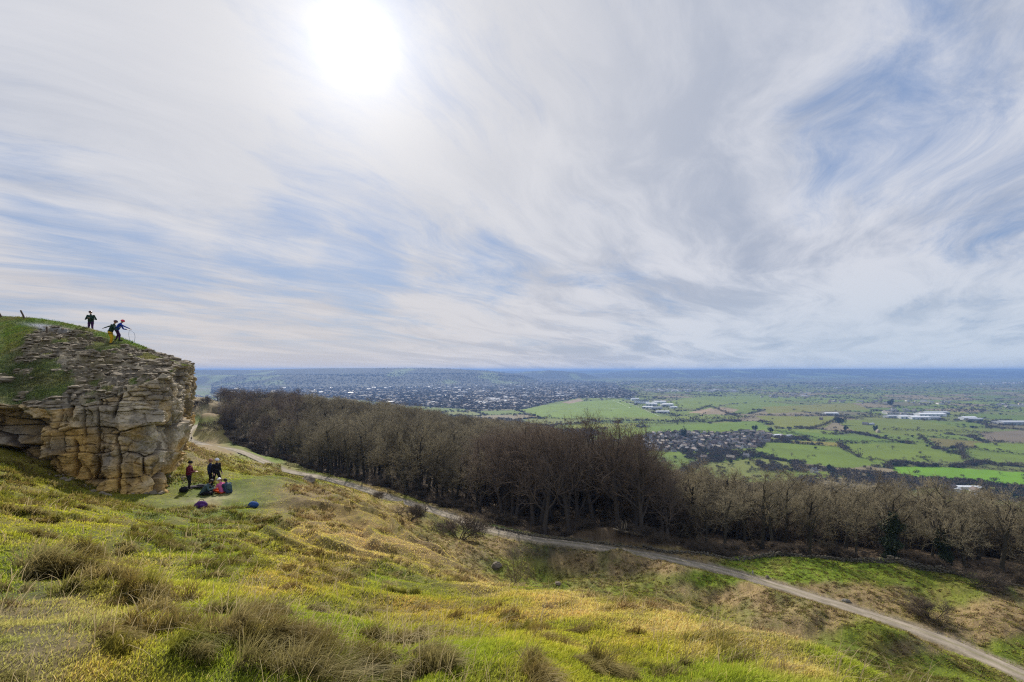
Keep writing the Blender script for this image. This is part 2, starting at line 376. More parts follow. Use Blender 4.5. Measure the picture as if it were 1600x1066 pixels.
def cover(x, y, z):
    px, py = pix(x, y, z)
    px = px + 14 * fbm(x * 3 / (1 + 0.06 * y), y * 3 / (1 + 0.06 * y), 3, 31); py = py + 7 * fbm(x * 3 / (1 + 0.06 * y), y * 3 / (1 + 0.06 * y), 3, 32)
    acc = np.zeros(px.shape + (3,)); ww = np.full(px.shape, 1e-6); acc += np.array(YEL) * 1e-6
    for a, b, sx, sy, c in COVER:
        d2 = ((px - a) / sx) ** 2 + ((py - b) / sy) ** 2
        wt = np.exp(-1.6 * d2) + 0.004 / (1 + d2 * d2)
        acc += wt[..., None] * np.array(c); ww += wt
    c = acc / ww[..., None]
    # patches of dead and fresh grass
    sc = 1 / (1 + 0.035 * np.maximum(y, 0))
    n1 = fbm(x * 1.5 * sc, y * 1.5 * sc, 4, 41); n2 = fbm(x * 0.7, y * 0.7, 4, 42)
    t = np.clip(n1 * 1.5 + n2 * 0.4, -1, 1)[..., None]
    straw = np.array((0.27, 0.19, 0.075)); green = np.array((0.075, 0.125, 0.016))
    c = np.where(t > 0, c * (1 - 0.45 * t) + straw * 0.45 * t, c * (1 + 0.45 * t) - green * 0.45 * t)
    return c

def inpoly(px, py, poly):
    ins = np.zeros(px.shape, bool); j = len(poly) - 1
    for i in range(len(poly)):
        xi, yi = poly[i]; xj, yj = poly[j]
        if yi != yj:
            cnd = ((yi > py) != (yj > py)) & (px < (xj - xi) * (py - yi) / (yj - yi) + xi)
            ins ^= cnd
        j = i
    return ins
# forest footprint (front edge follows the track and the wall)
FOREST_FRONT = [(342, 668), (352, 690), (400, 703), (440, 712), (500, 733), (560, 752), (620, 770), (700, 797), (780, 829), (850, 843), (900, 849), (960, 858), (1030, 866), (1100, 868), (1180, 866), (1260, 869), (1340, 874), (1420, 882), (1500, 892), (1600, 903), (1720, 915)]
FF = np.array([PZ(a, b, -34.0) for a, b in FOREST_FRONT])
_back = [(1750, 230), (1500, 240), (1250, 250), (1080, 300), (1010, 430), (960, 600), (880, 760), (800, 800), (600, 760), (450, 700), (345, 620), (338, 430)]
FPOLY = [(p[0], p[1]) for p in FF] + [((a - 800) / F * Y, Y) for a, Y in _back]
def in_forest(x, y): return inpoly(x, y, FPOLY)

# valley fields
FIELDS = [  # polygon in photo coordinates, colour
 ([(812, 641), (850, 633), (905, 628), (965, 624), (990, 634), (1032, 651), (985, 655), (900, 655), (845, 652)], (0.140, 0.209, 0.019)),
 ([(845, 654), (900, 657), (1150, 655), (1170, 649), (1032, 651)], (0.146, 0.184, 0.022)),
 ([(880, 666), (920, 662), (1000, 661), (990, 668), (900, 672)], (0.183, 0.214, 0.022)), ([(930, 672), (1000, 668), (1010, 680), (960, 684)], (0.146, 0.204, 0.017)),
 ([(1000, 668), (1180, 658), (1210, 670), (1100, 676), (1030, 676)], (0.116, 0.184, 0.017)), ([(1075, 645), (1110, 637), (1137, 648), (1120, 648)], (0.300, 0.220, 0.130)), ([(1090, 648), (1125, 636), (1155, 640), (1140, 647)], (0.240, 0.185, 0.110)),
 ([(1130, 633), (1200, 628), (1260, 634), (1200, 640), (1150, 640)], (0.122, 0.173, 0.022)), ([(1060, 622), (1180, 618), (1260, 624), (1120, 632)], (0.122, 0.173, 0.022)), ([(1010, 632), (1080, 622), (1140, 630), (1100, 640)], (0.134, 0.184, 0.022)),
 ([(878, 629), (905, 623), (912, 626), (890, 631)], (0.260, 0.200, 0.130)), ([(1190, 636), (1330, 630), (1360, 640), (1200, 646)], (0.159, 0.163, 0.028)),
 ([(1180, 650), (1310, 651), (1290, 668), (1220, 668)], (0.152, 0.168, 0.022)), ([(1225, 672), (1370, 686), (1430, 691), (1310, 690), (1210, 676)], (0.104, 0.168, 0.015)),
 ([(1240, 688), (1315, 692), (1310, 698), (1235, 692)], (0.207, 0.184, 0.033)), ([(1192, 690), (1310, 698), (1345, 716), (1400, 722), (1320, 733), (1200, 716)], (0.122, 0.178, 0.018)), ([(1315, 693), (1440, 694), (1470, 706), (1540, 720), (1395, 722), (1345, 716)], (0.128, 0.178, 0.018)),
 ([(1393, 729), (1480, 730), (1605, 739), (1605, 761), (1500, 752), (1400, 744)], (0.125, 0.260, 0.012)), ([(1510, 704), (1605, 712), (1605, 728), (1530, 720)], (0.122, 0.173, 0.019)), ([(1450, 684), (1540, 690), (1520, 700), (1465, 698)], (0.146, 0.128, 0.033)),
 ([(1530, 676), (1605, 672), (1605, 692), (1545, 690)], (0.160, 0.130, 0.085)), ([(1520, 692), (1605, 694), (1605, 703), (1530, 702)], (0.134, 0.194, 0.019)), ([(1300, 656), (1430, 655), (1500, 668), (1540, 672), (1440, 682), (1340, 676)], (0.128, 0.163, 0.021)),
 ([(1100, 715), (1200, 700), (1215, 712), (1130, 722)], (0.122, 0.184, 0.017)), ([(1200, 734), (1290, 737), (1330, 746), (1250, 748)], (0.122, 0.163, 0.019)), ([(1000, 707), (1060, 700), (1095, 706), (1060, 712)], (0.134, 0.194, 0.017))]
def cells(x, y, size, s):
    """jittered cell pattern: id, distance to border"""
    a = 0.45; X = (x * math.cos(a) + y * math.sin(a)) / size; Y = (-x * math.sin(a) + y * math.cos(a)) / (size * 0.8)
    ix = np.floor(X); iy = np.floor(Y); d1 = np.full(X.shape, 9e9); d2 = d1.copy(); cid = np.zeros(X.shape)
    for i in (-1, 0, 1):
        for j in (-1, 0, 1):
            cx = ix + i; cy = iy + j
            jx = cx + 0.5 + 0.75 * (_h(cx, cy, 0, s) - 0.5); jy = cy + 0.5 + 0.75 * (_h(cx, cy, 0, s + 3) - 0.5)
            d = np.hypot(X - jx, Y - jy); m = d < d1
            d2 = np.where(m, d1, np.minimum(d2, d)); cid = np.where(m, _h(cx, cy, 0, s + 9), cid); d1 = np.where(m, d, d1)
    return cid, (d2 - d1) * size * 0.5
TOWN = [(330, 604), (380, 600), (470, 597), (560, 594), (640, 590), (760, 590), (900, 594), (960, 598), (970, 606), (1000, 616), (985, 622), (905, 622), (870, 628), (820, 639), (740, 640), (640, 634), (560, 625), (460, 618), (330, 616)]
VILLAGE = [(985, 684), (1020, 678), (1060, 675), (1120, 678), (1180, 674), (1205, 678), (1200, 690), (1180, 700), (1100, 704), (1050, 706), (1000, 704)]

def plain_colour(x, y, z):
    px, py = pix(x, y, z)
    cid, bd = cells(x, y, 270, 60)
    pal = np.array([(0.115, 0.165, 0.022), (0.14, 0.19, 0.022), (0.10, 0.15, 0.02), (0.15, 0.17, 0.035), (0.12, 0.145, 0.035), (0.20, 0.165, 0.095), (0.11, 0.16, 0.02), (0.13, 0.12, 0.06)])
    c = pal[(cid * 7.999).astype(int)]
    inside = np.zeros(px.shape, bool)
    for poly, cc in FIELDS:
        m = inpoly(px, py, poly); c[m] = cc; inside |= m
    hedge = (bd < 7) & ~inside
    c[hedge] = (0.05, 0.055, 0.03)
    dk = np.array((0.055, 0.06, 0.035))
    m = inpoly(px, py, TOWN) | inpoly(px, py, VILLAGE)
    c[m] = np.array((0.065, 0.065, 0.045))
    t = np.clip(sstep(2600, 7000, y) * 0.55 + 0.28 * fbm(x / 700, y / 700, 3, 70), 0, 1)[..., None] * (~inside)[..., None]
    c = c * (1 - t) + dk * t
    # hill flanks: wooded with paler pastures
    hm = sstep(-190, -165, z) * sstep(3000, 5000, y)
    pt = sstep(0.22, 0.36, fbm(x / 420, y / 900, 4, 77))
    hc = np.array((0.028, 0.034, 0.022)) * (1 - pt[..., None]) + np.array((0.11, 0.15, 0.05)) * pt[..., None]
    c = c * (1 - hm[..., None]) + hc * hm[..., None]
    # race track rails and courses
    return c * (1 + 0.18 * fbm(x / 40, y / 40, 3, 71)[..., None])

C = np.zeros(Z.shape + (3,)); C[:] = YEL
m = (R2 < 500) & (GY > 0.5)
C[m] = cover(GX[m], GY[m], Z[m])
m2 = (R2 > 420) & (GY > 1)
C[m2] = plain_colour(GX[m2], GY[m2], Z[m2])
mf = (R2 > 60) & (R2 < 1000); fo = np.zeros(Z.shape, bool); fo[mf] = in_forest(GX[mf], GY[mf])
C[fo] = np.array(LIT) * (1 + 0.3 * fbm(GX[fo] / 2, GY[fo] / 2, 3, 80)[..., None])
e = (1 - sstep(1.6, 2.6, td + 0.7 * fbm(GX, GY, 3, 90)))[..., None]
C = C * (1 - e) + np.array((0.20, 0.165, 0.115)) * e
worn = np.exp(-(((GX + 17.7) / 1.6) ** 2 + ((GY - 28.3) / 2.4) ** 2) * 1.2)[..., None] * 0.7
C = C * (1 - worn) + np.array((0.30, 0.25, 0.16)) * worn
C = C * (1 - 0.42 * ((1 - sstep(30, 60, R2)) * (1 - worn[..., 0]))[..., None])  # ground colour under near grass darkened: thatch and soil plus painted shade
_nz = (R2 < 130); C[_nz] *= (1 + 0.45 * fbm(GX[_nz] / 0.22, GY[_nz] / 0.22, 3, 28) + 0.25 * fbm(GX[_nz] / 0.9, GY[_nz] / 0.9, 3, 29))[:, None]
C = np.clip(C, 0.01, 0.8)

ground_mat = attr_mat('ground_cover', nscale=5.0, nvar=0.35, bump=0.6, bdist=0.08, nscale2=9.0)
nr, nt_ = Z.shape
idx = np.arange(nr * nt_).reshape(nr, nt_)
quads = np.stack([idx[:-1, :-1], idx[:-1, 1:], idx[1:, 1:], idx[1:, :-1]], -1).reshape(-1, 4)[:, ::-1]
V = np.stack([GX, GY, Z], -1).reshape(-1, 3)
cen = np.array([[0, 0, Z[0].mean()]]); ci_ = len(V)
V = np.vstack([V, cen])
tri = np.stack([np.full(nt_ - 1, ci_), idx[0, :-1], idx[0, 1:]], -1)[:, ::-1]
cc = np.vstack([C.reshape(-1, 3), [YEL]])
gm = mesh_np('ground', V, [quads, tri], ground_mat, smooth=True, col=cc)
ground = tag(link('ground', gm), 'grassy hillside falling to the wide green plain and blue hills', kind='structure')

# ---------------- gravel track
def track_mesh():
    P = spline(_tp, 900); n = len(P); T = np.gradient(P[:, :2], axis=0); T /= np.linalg.norm(T, axis=1)[:, None]
    Nn = np.stack([-T[:, 1], T[:, 0]], 1); k = 13; V = []; Cc = []
    s = np.concatenate([[0], np.cumsum(np.linalg.norm(np.diff(P[:, :2], axis=0), axis=1))])
    for j in range(k):
        u = j / (k - 1) * 2 - 1
        side = 1 if u > 0 else -1
        hw = 1.3 + 0.28 * fbm(s / 3.0, np.full(n, 5.0 + side), 3, 50) + 0.15 * fbm(s / 25, np.full(n, 1.0 + side), 2, 51)
        q = P[:, :2] + Nn * (u * hw)[:, None]
        z = P[:, 2] + 0.02 + (0.05 if abs(u) > 0.99 else 0) * -3 + 0.05 * (1 - u * u) - 0.05 * math.exp(-((abs(u) - 0.5) / 0.15) ** 2)
        V.append(np.column_stack([q, z]))
        mid = math.exp(-((u) / 0.22) ** 2); edge = max(0, abs(u) - 0.72) / 0.28
        base = np.array((0.30, 0.255, 0.20)); gr = np.array((0.17, 0.16, 0.07))
        t = np.clip((0.45 * mid + 0.55 * edge) * (1 + 1.2 * fbm(s / 6, np.full(n, u * 3), 3, 53)), 0, 1)[:, None]
        Cc.append(base * (1 + 0.45 * fbm(s / 1.5, np.full(n, u * 4), 3, 54))[:, None] * (1 - t) + gr * t)
    V = np.stack(V, 1).reshape(-1, 3); Cc = np.stack(Cc, 1).reshape(-1, 3)
    I = np.arange(n * k).reshape(n, k)
    q = np.stack([I[:-1, :-1], I[:-1, 1:], I[1:, 1:], I[1:, :-1]], -1).reshape(-1, 4)
    # make sure it faces up
    a, b, c_ = V[q[0, 0]], V[q[0, 1]], V[q[0, 2]]
    if np.cross(b - a, c_ - a)[2] < 0: q = q[:, ::-1]
    return mesh_np('track', V, [q], attr_mat('track_gravel', nscale=6, nvar=0.2, bump=0.4, bdist=0.04, nscale2=12), smooth=True, col=Cc)
tag(link('track', track_mesh()), 'pale gravel track winding along the hillside below the wood', kind='structure')
# ================================================================== CLIFF
# columns along the rock: foot F, edge E, ridge R, back B
def c3(px, py, Y): return PY(px, py, Y)
CL = [
 ((-60, 18, -4.2), (-62, 19, 0.5), (-66, 30, 6.5), (-110, 60, 7)),
 (c3(-110, 700, 27), c3(-110, 612, 27.5), c3(-100, 487, 43), (-95, 75, 6)),
 (c3(-30, 712, 27.6), c3(-30, 628, 28.2), c3(-40, 492, 43), (-80, 75, 5.5)),
 (c3(15, 722, 27.8), c3(15, 632, 28.2), c3(5, 494, 42.5), (-75, 76, 5.2)),
 (c3(62, 738, 27.2), c3(70, 640, 27.4), c3(55, 497, 41.5), (-70, 76, 5)),
 (c3(92, 755, 26.9), c3(95, 640, 27.3), c3(95, 503, 41), (-66, 76, 4.6)),
 (c3(150, 768, 27.2), c3(150, 627, 27.9), c3(140, 513, 40), (-60, 75, 4)),
 (c3(200, 777, 27.6), c3(200, 612, 28.5), c3(190, 528, 38.5), (-55, 74, 3.3)),
 (c3(240, 781, 28.3), c3(238, 593, 29.3), c3(222, 541, 37.5), (-50, 73, 1.6)),
 (c3(259, 759, 31.0), c3(267, 578, 31.6), c3(250, 554, 37), (-56, 72, .6)),
 (c3(274, 733, 34.5), c3(284, 572, 34.5), c3(268, 563, 38), (-56, 72, .1)),
 (c3(284, 706, 39.5), c3(293, 571, 37.5), c3(280, 568, 40), (-57, 71, -.2)),
 (c3(289, 690, 46), c3(294, 572, 43), c3(288, 571, 45), (-58, 71, -.4)),
 (c3(283, 684, 56), c3(290, 574, 51), c3(282, 572, 55), (-60, 72, -.5)),
 ((-62, 72, -9), (-63, 70, 0.5), (-63, 72, 1), (-64, 76, -.5)),
]
CL = np.array(CL)   # (k,4,3)
k = len(CL)
tt = np.concatenate([[0], np.cumsum(np.linalg.norm(np.diff(CL[:, 1, :2], axis=0), axis=1) + 0.4 * np.linalg.norm(np.diff(CL[:, 0, :2], axis=0), axis=1))])
# fine columns where the camera looks
dens = lambda t: np.interp(t, tt, [0.3, 6, 12, 16, 22, 24, 24, 24, 24, 24, 22, 14, 6, 3, 0.3])
tq = [0.0]
while tq[-1] < tt[-1]: tq.append(tq[-1] + 1.0 / max(0.8, float(dens(tq[-1]))) * 1.05)
tq = np.array(tq[:-1]); m_ = len(tq)
def cinterp(vals):
    i = np.clip(np.searchsorted(tt, tq, side='right') - 1, 0, k - 2); u = ((tq - tt[i]) / (tt[i + 1] - tt[i]))[:, None]
    P0 = vals[np.maximum(i - 1, 0)]; P1 = vals[i]; P2 = vals[i + 1]; P3 = vals[np.minimum(i + 2, k - 1)]
    cr = 0.5 * ((2 * P1) + (P2 - P0) * u + (2 * P0 - 5 * P1 + 4 * P2 - P3) * u ** 2 + (3 * P1 - P0 - 3 * P2 + P3) * u ** 3)
    return 0.45 * cr + 0.55 * (P1 * (1 - u) + P2 * u)
Fp, Ep, Rp, Bp = (cinterp(CL[:, j]) for j in range(4))
Fp[:, 2] = np.minimum(Fp[:, 2], Hs(Fp[:, 0], Fp[:, 1])) - 1.0
# plan normals (outwards, towards the camera side)
def outn(P):
    T = np.gradient(P[:, :2], axis=0)
    for _ in range(12): T[1:-1] = (T[:-2] + T[1:-1] + T[2:]) / 3
    T /= np.linalg.norm(T, axis=1)[:, None] + 1e-9
    return np.stack([T[:, 1], -T[:, 0]], 1)
NW = outn((Fp + Ep) / 2)
S = np.concatenate([[0], np.cumsum(np.linalg.norm(np.diff(Ep[:, :2], axis=0), axis=1))])
nw, ntp = 190, 250
# wall
v = np.linspace(0, 1, nw)
Wl = Fp[:, None, :] * (1 - v)[None, :, None] + Ep[:, None, :] * v[None, :, None]     # (m, nw, 3)
sg = np.repeat(S[:, None], nw, 1); zg = Wl[:, :, 2]
px0 = np.interp(tq, tt, [-500, -110, -30, 15, 66, 94, 150, 200, 239, 262, 277, 289, 291, 275, 200])[:, None] * np.ones((1, nw))
def blocks(X, Y, s):
    ix = np.floor(X); iy = np.floor(Y); d1 = np.full(X.shape, 9e9); d2 = d1.copy(); cid = np.zeros(X.shape); lx = cid.copy(); ly = cid.copy()
    for i in (-1, 0, 1):
        for j in (-1, 0, 1):
            cx = ix + i; cy = iy + j
            jx = cx + 0.5 + 0.8 * (_h(cx, cy, 0, s) - 0.5); jy = cy + 0.5 + 0.55 * (_h(cx, cy, 0, s + 3) - 0.5)
            ddx = np.abs(X - jx); ddy = np.abs(Y - jy)
            d = (ddx ** 3 + ddy ** 3) ** (1 / 3.0); m = d < d1
            d2 = np.where(m, d1, np.minimum(d2, d)); cid = np.where(m, _h(cx, cy, 0, s + 9), cid)
            lx = np.where(m, X - jx, lx); ly = np.where(m, Y - jy, ly); d1 = np.where(m, d, d1)
    return cid, (d2 - d1) * 0.5, lx, ly
def hh(c, s): return _h(np.floor(c * 99991), np.floor(c * 0), 0, s) - 0.5
def bedding(s, z):
    """relief of the limestone face: offset outwards, block tone, crack depth"""
    zz = z + 0.045 * s
    ws = s + 0.45 * fbm(s / 2.2, z / 1.4, 3, 101); wz = zz + 0.28 * fbm(s / 1.9, z / 2.2, 3, 102)
    up = sstep(-2.9, -1.7, z + 0.4 * fbm(s / 2, z * 0, 2, 107))          # thin beds high up, massive rock below
    c1, b1, x1, y1 = blocks(ws / 2.5, wz / 1.55, 201)
    c2, b2, x2, y2 = blocks(ws / 1.05 + 0.6 * fbm(s / 0.9, z / 0.9, 2, 108), wz / 0.62, 221)
    c4, b4, x4, y4 = blocks(ws / 0.95, (zz + 0.10 * fbm(s / 1.5, z, 3, 109)) / 0.27, 241)
    c9, b9, x9, y9 = blocks(ws / 1.15 + 0.5 * fbm(s / 1.2, z / 2.5, 3, 152), wz / 2.9, 261)
    vm = (s > S_VERT) & (z + 0.5 * fbm(s, z * 0, 2, 153) < -1.3)
    c1, b1, x1, y1 = (np.where(vm, p_, q_) for p_, q_ in ((c9, c1), (b9, b1), (x9, x1), (y9, y1)))
    up = np.where(vm, 0.0, up)
    o1 = 0.80 * hh(c1, 1) + x1 * hh(c1, 2) * 1.1 + y1 * hh(c1, 3) * 0.8
    o2 = 0.34 * hh(c2, 1) + x2 * hh(c2, 2) * 0.6 + y2 * hh(c2, 3) * 0.5
    o4 = 0.42 * hh(c4, 1) + x4 * hh(c4, 2) * 0.2
    k1 = np.exp(-(b1 * 2.0 / 0.045) ** 2) * (0.5 + 0.5 * sstep(0.3, 0.6, vnoise(s / 1.1, z / 1.1, 105)))
    k2 = np.exp(-(b2 * 0.8 / 0.035) ** 2) * sstep(0.42, 0.7, vnoise(s / 1.5, z / 0.9, 106))
    k4 = np.exp(-(b4 * 0.32 / 0.030) ** 2) * (0.3 + 0.7 * sstep(0.3, 0.6, vnoise(s / 1.2, z / 0.6, 115)))
    low = 1 - up
    off = o1 * (0.55 + 0.45 * low) + o2 * (0.45 * low + 0.15) + o4 * up - 0.26 * k1 * (0.4 + 0.6 * low) - 0.10 * k2 * low - 0.13 * k4 * up
    tone = np.clip(0.5 + 0.7 * hh(c1, 7) + 0.6 * hh(c2, 7) * low + 0.7 * hh(c4, 7) * up, 0, 1)
    crack = np.clip(k1 * (0.4 + 0.6 * low) + k2 * low * 0.7 + k4 * up * 0.8, 0, 1)
    return off, tone, crack
S_VERT = float(np.interp(214, px0[:, 0], S))
off, tone, crack = bedding(sg, zg)
off += 0.38 * fbm(sg / 2.3, zg / 2.6, 4, 110) + 0.16 * fbm(sg / 0.6, zg / 0.45, 4, 111) + 0.10 * np.abs(fbm(sg / 0.3, zg / 0.35, 4, 151)) + 0.06 * fbm(sg / 0.16, zg / 0.13, 3, 112)
# big vertical joints
for s_j, dep, wd in [(px, d, w_) for px, d, w_ in ((112, 0.55, 0.16), (160, 0.3, 0.1), (212, 0.5, 0.2), (236, 0.25, 0.15), (252, 0.6, 0.2), (263, 0.6, 0.22), (270, 0.5, 0.18), (281, 0.5, 0.25), (132, 0.2, .08), (186, 0.35, 0.12), (222, .35, .12), (246, .4, .12), (90, .3, .1), (146, .25, .1))]:
    sj = np.interp(s_j, px0[:, 0], S) + 0.28 * fbm(zg / 1.3, zg * 0 + s_j, 3, 113)
    off -= 1.5 * dep * np.exp(-((sg - sj) / (wd * .6)) ** 2) * sstep(-0.2, 0.25, fbm(zg / 1.6, zg * 0 + s_j * 2, 2, 114) + 0.25)
# bulge profile of the receding face: leans out at the top, undercut low down
hv = v[None, :] * np.ones_like(off)
off += 0.15 * np.exp(-((hv - 0.62) / 0.2) ** 2) * sstep(240, 270, px0) - 0.35 * np.exp(-((hv - 0.18) / 0.12) ** 2) * sstep(215, 250, px0)
off += 0.35 * np.exp(-((px0 - 115) / 25) ** 2) * np.exp(-((hv - 0.2) / 0.25) ** 2) + 0.3 * np.exp(-((px0 - 180) / 22) ** 2) * np.exp(-((hv - 0.22) / 0.2) ** 2)
# dark recess on the left below the overhanging top beds
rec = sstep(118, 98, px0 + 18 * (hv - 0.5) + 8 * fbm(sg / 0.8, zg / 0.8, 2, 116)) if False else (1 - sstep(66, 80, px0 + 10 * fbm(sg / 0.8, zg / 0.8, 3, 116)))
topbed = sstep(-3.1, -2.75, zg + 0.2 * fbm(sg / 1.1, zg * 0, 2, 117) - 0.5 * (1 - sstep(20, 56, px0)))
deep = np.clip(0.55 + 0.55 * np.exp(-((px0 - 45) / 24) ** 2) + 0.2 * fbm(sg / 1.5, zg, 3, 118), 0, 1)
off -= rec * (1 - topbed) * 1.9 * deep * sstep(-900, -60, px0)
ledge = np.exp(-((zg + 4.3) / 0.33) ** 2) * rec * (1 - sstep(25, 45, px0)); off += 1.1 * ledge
# the boulder-like lobe at the foot
fade = np.minimum(1, sstep(0, 0.04, hv) * 1.0)
off *= 0.25 + 0.75 * np.clip(np.arange(m_) / 25.0, 0, 1)[:, None]
Wl = Wl.copy(); Wl[:, :, 0] += NW[:, None, 0] * off; Wl[:, :, 1] += NW[:, None, 1] * off
Wl[:, :, 2] += 0.05 * fbm(sg / 0.5, zg / 0.5, 2, 119)
# top: from the edge back to the ridge
u = np.linspace(0, 1, ntp)[1:] ** 1.15
Etop = Wl[:, -1, :]
Esm = Ep.copy(); Tp = Esm[:, None, :] * (1 - u)[None, :, None] + Rp[:, None, :] * u[None, :, None] + (Etop - Esm)[:, None, :] * np.exp(-u * 14)[None, :, None]
bul = (np.sin(np.pi * u) * 0.35)[None, :] * (1 - 0.9 * sstep(180, 262, px0[:, :1])); Tp[:, :, 2] += bul
sx, sy = Tp[:, :, 0], Tp[:, :, 1]; zt = Tp[:, :, 2].copy()
pxt, pyt = pix(sx, sy, zt)
# grassy on the left and along the crest, rubble with ledges elsewhere
gg = 1 - sstep(-8, 12, pxt - (78 - 1.6 * (pyt - 505)) + 25 * fbm(sx / 2.5, sy / 2.5, 3, 121))
rim = sstep(0.80, 0.90, u[None, :] + 0.10 * fbm(sx / 2, sy / 2, 3, 122)) * (1 - sstep(228, 262, pxt))
lo_grass = np.exp(-(((pxt - 35) / 75) ** 2 + ((pyt - 590) / 30) ** 2))
gmask = np.clip(np.maximum(gg, rim), 0, 1)
patch = sstep(0.02, 0.22, fbm(sx / 1.4, sy / 1.4, 4, 123) + 0.25 * lo_grass * 1.4 + 0.18 * (1 - sstep(0.25, 0.75, u[None, :])) * sstep(170, 90, pxt) - 0.05 - 0.12 * sstep(200, 260, pxt))
gm_all = np.maximum(gmask, patch * 0.75)
rock = 1 - gm_all
stp = 0.34; q1 = (zt + 0.35 * fbm(sx / 1.8, sy / 1.8, 4, 124)) / stp; fq = q1 - np.floor(q1)
led = (np.floor(q1) + sstep(0.55, 0.95, fq)) * stp - q1 * stp
dz_ = led * (0.9 * rock + 0.05) + rock * (0.12 * fbm(sx / 0.5, sy / 0.3, 3, 125) + 0.06 * fbm(sx / 0.15, sy / 0.12, 3, 126)) + 0.05 * fbm(sx / 0.6, sy / 0.6, 3, 127)
# flat slabs lying in the rubble
cid, cb_ = cells(sx, sy, 0.75, 130)
dz_ += rock * sstep(0.55, 0.62, cid) * sstep(0.03, 0.09, cb_) * (0.08 + 0.14 * _h(np.floor(cid * 1e4), np.floor(cid * 1e4) * 0, 0, 131))
blend = sstep(0, 0.03, u)[None, :] * (1 - sstep(0.985, 1.0, u))[None, :]
Tp[:, :, 2] += dz_ * blend
# crest hollow (small bank below the summit path)
bank = np.exp(-((u[None, :] - (0.80 + 0.05 * fbm(sx / 4, sy / 4, 2, 132))) / 0.035) ** 2) * sstep(70, 110, pxt) * (1 - sstep(215, 235, pxt))
Tp[:, :, 2] -= 0.28 * bank
# back plateau
ub = np.linspace(0, 1, 24)[1:]
Bk = Rp[:, None, :] * (1 - ub)[None, :, None] + Bp[:, None, :] * ub[None, :, None]
Bk[:, :, 2] -= 0.5 * np.sin(np.pi * np.minimum(ub * 2, 1) / 2)[None, :] * 1.0
Bk[:, :, 2] += 0.05 * fbm(Bk[:, :, 0] / 0.6, Bk[:, :, 1] / 0.6, 2, 133)
sk = Bp.copy()[:, None, :]; sk[:, :, 2] = -25; sk[:, :, 1] += 2
CV = np.concatenate([Wl, Tp, Bk, sk], 1)
rows = CV.shape[1]
# colours
grey = np.array((0.32, 0.272, 0.205)); pale = np.array((0.62, 0.52, 0.365)); ochre = np.array((0.56, 0.36, 0.12)); dark = np.array((0.105, 0.082, 0.062)); moss = np.array((0.06, 0.085, 0.02))
def mix(a, b, t): return a * (1 - t[..., None]) + b * t[..., None]
o = np.clip(1.6 * fbm(sg / 1.5, zg / 1.3, 4, 140) + 0.44 + 0.5 * (tone - 0.5) - 0.40 * sstep(-3.2, -1.4, zg) + 0.25 * sstep(-4.5, -6.0, zg) - 0.15 * sstep(240, 260, px0), 0, 1)
pl = np.clip(0.5 + 1.6 * fbm(sg / 0.9, zg / 1.8, 4, 141) + 0.6 * (tone - 0.5), 0, 1)
st = sstep(0.12, 0.4, fbm(sg / 0.55, zg / 2.8, 4, 142)) * 0.6 + 0.4 * sstep(0.1, 0.4, fbm(sg / 2.2, zg / 1.2, 3, 143))
cw = mix(mix(grey * np.ones(o.shape + (3,)), pale, pl), ochre, o)
cw = mix(cw, dark, np.clip(st * 0.75, 0, 1))
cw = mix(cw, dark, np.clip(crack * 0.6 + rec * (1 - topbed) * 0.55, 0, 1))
mm = sstep(0.2, 0.4, fbm(sg / 1.2, zg / 0.4, 3, 144)) * sstep(-3.4, -2.0, zg) * (1 - sstep(130, 220, px0)) * 0.7
cw = mix(cw, moss * 0.7, np.clip(mm, 0, 1))
ct = mix(mix(grey * 0.62 * np.ones(rock.shape + (3,)), pale * 0.95, np.clip(0.05 + 1.5 * fbm(sx / 0.7, sy / 0.5, 4, 145) + (cid - 0.5), 0, 1)), np.array((0.13, 0.105, 0.045)), np.clip(0.45 + 1.5 * fbm(sx / 2.2, sy / 2.2, 3, 146), 0, 1) * 0.8)
gcol = mix(np.array((0.085, 0.145, 0.018)) * np.ones(rock.shape + (3,)), np.array((0.155, 0.150, 0.040)), np.clip(0.4 + 1.2 * fbm(sx / 1.6, sy / 1.6, 4, 147), 0, 1))
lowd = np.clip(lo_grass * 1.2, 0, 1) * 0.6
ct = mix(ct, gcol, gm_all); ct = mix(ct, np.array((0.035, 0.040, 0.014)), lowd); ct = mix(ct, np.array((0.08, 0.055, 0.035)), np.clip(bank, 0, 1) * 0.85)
slab = np.exp(-(((pxt - 72) / 34) ** 2 + ((pyt - (511 + 0.14 * (pxt - 72))) / 3.6) ** 2) * 1.3)
ct = mix(ct, np.array((0.36, 0.37, 0.40)), np.clip(slab * 1.4, 0, 1))
cbk = np.ones((m_, Bk.shape[1], 3)) * np.array((0.10, 0.14, 0.03)); csk = np.ones((m_, 1, 3)) * 0.1
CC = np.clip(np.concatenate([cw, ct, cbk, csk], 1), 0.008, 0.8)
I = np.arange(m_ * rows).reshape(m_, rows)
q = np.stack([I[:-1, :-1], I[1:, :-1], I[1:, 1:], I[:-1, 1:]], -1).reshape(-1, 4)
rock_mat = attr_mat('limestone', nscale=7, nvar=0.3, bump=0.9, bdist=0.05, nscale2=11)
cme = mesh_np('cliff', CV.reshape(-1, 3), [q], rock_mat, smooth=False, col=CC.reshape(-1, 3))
cliff = tag(link('cliff', cme), 'weathered limestone crag with broken rubble top and overhanging nose', kind='structure')
# surface lookup on the top
TopP = Tp.reshape(-1, 3); TopG = gm_all.reshape(-1)
def top_z(x, y):
    d = (TopP[:, 0] - x) ** 2 + (TopP[:, 1] - y) ** 2
    B2 = Bk.reshape(-1, 3); d2 = (B2[:, 0] - x) ** 2 + (B2[:, 1] - y) ** 2
    return float(TopP[d.argmin(), 2]) if d.min() < d2.min() + 0.05 else float(B2[d2.argmin(), 2])
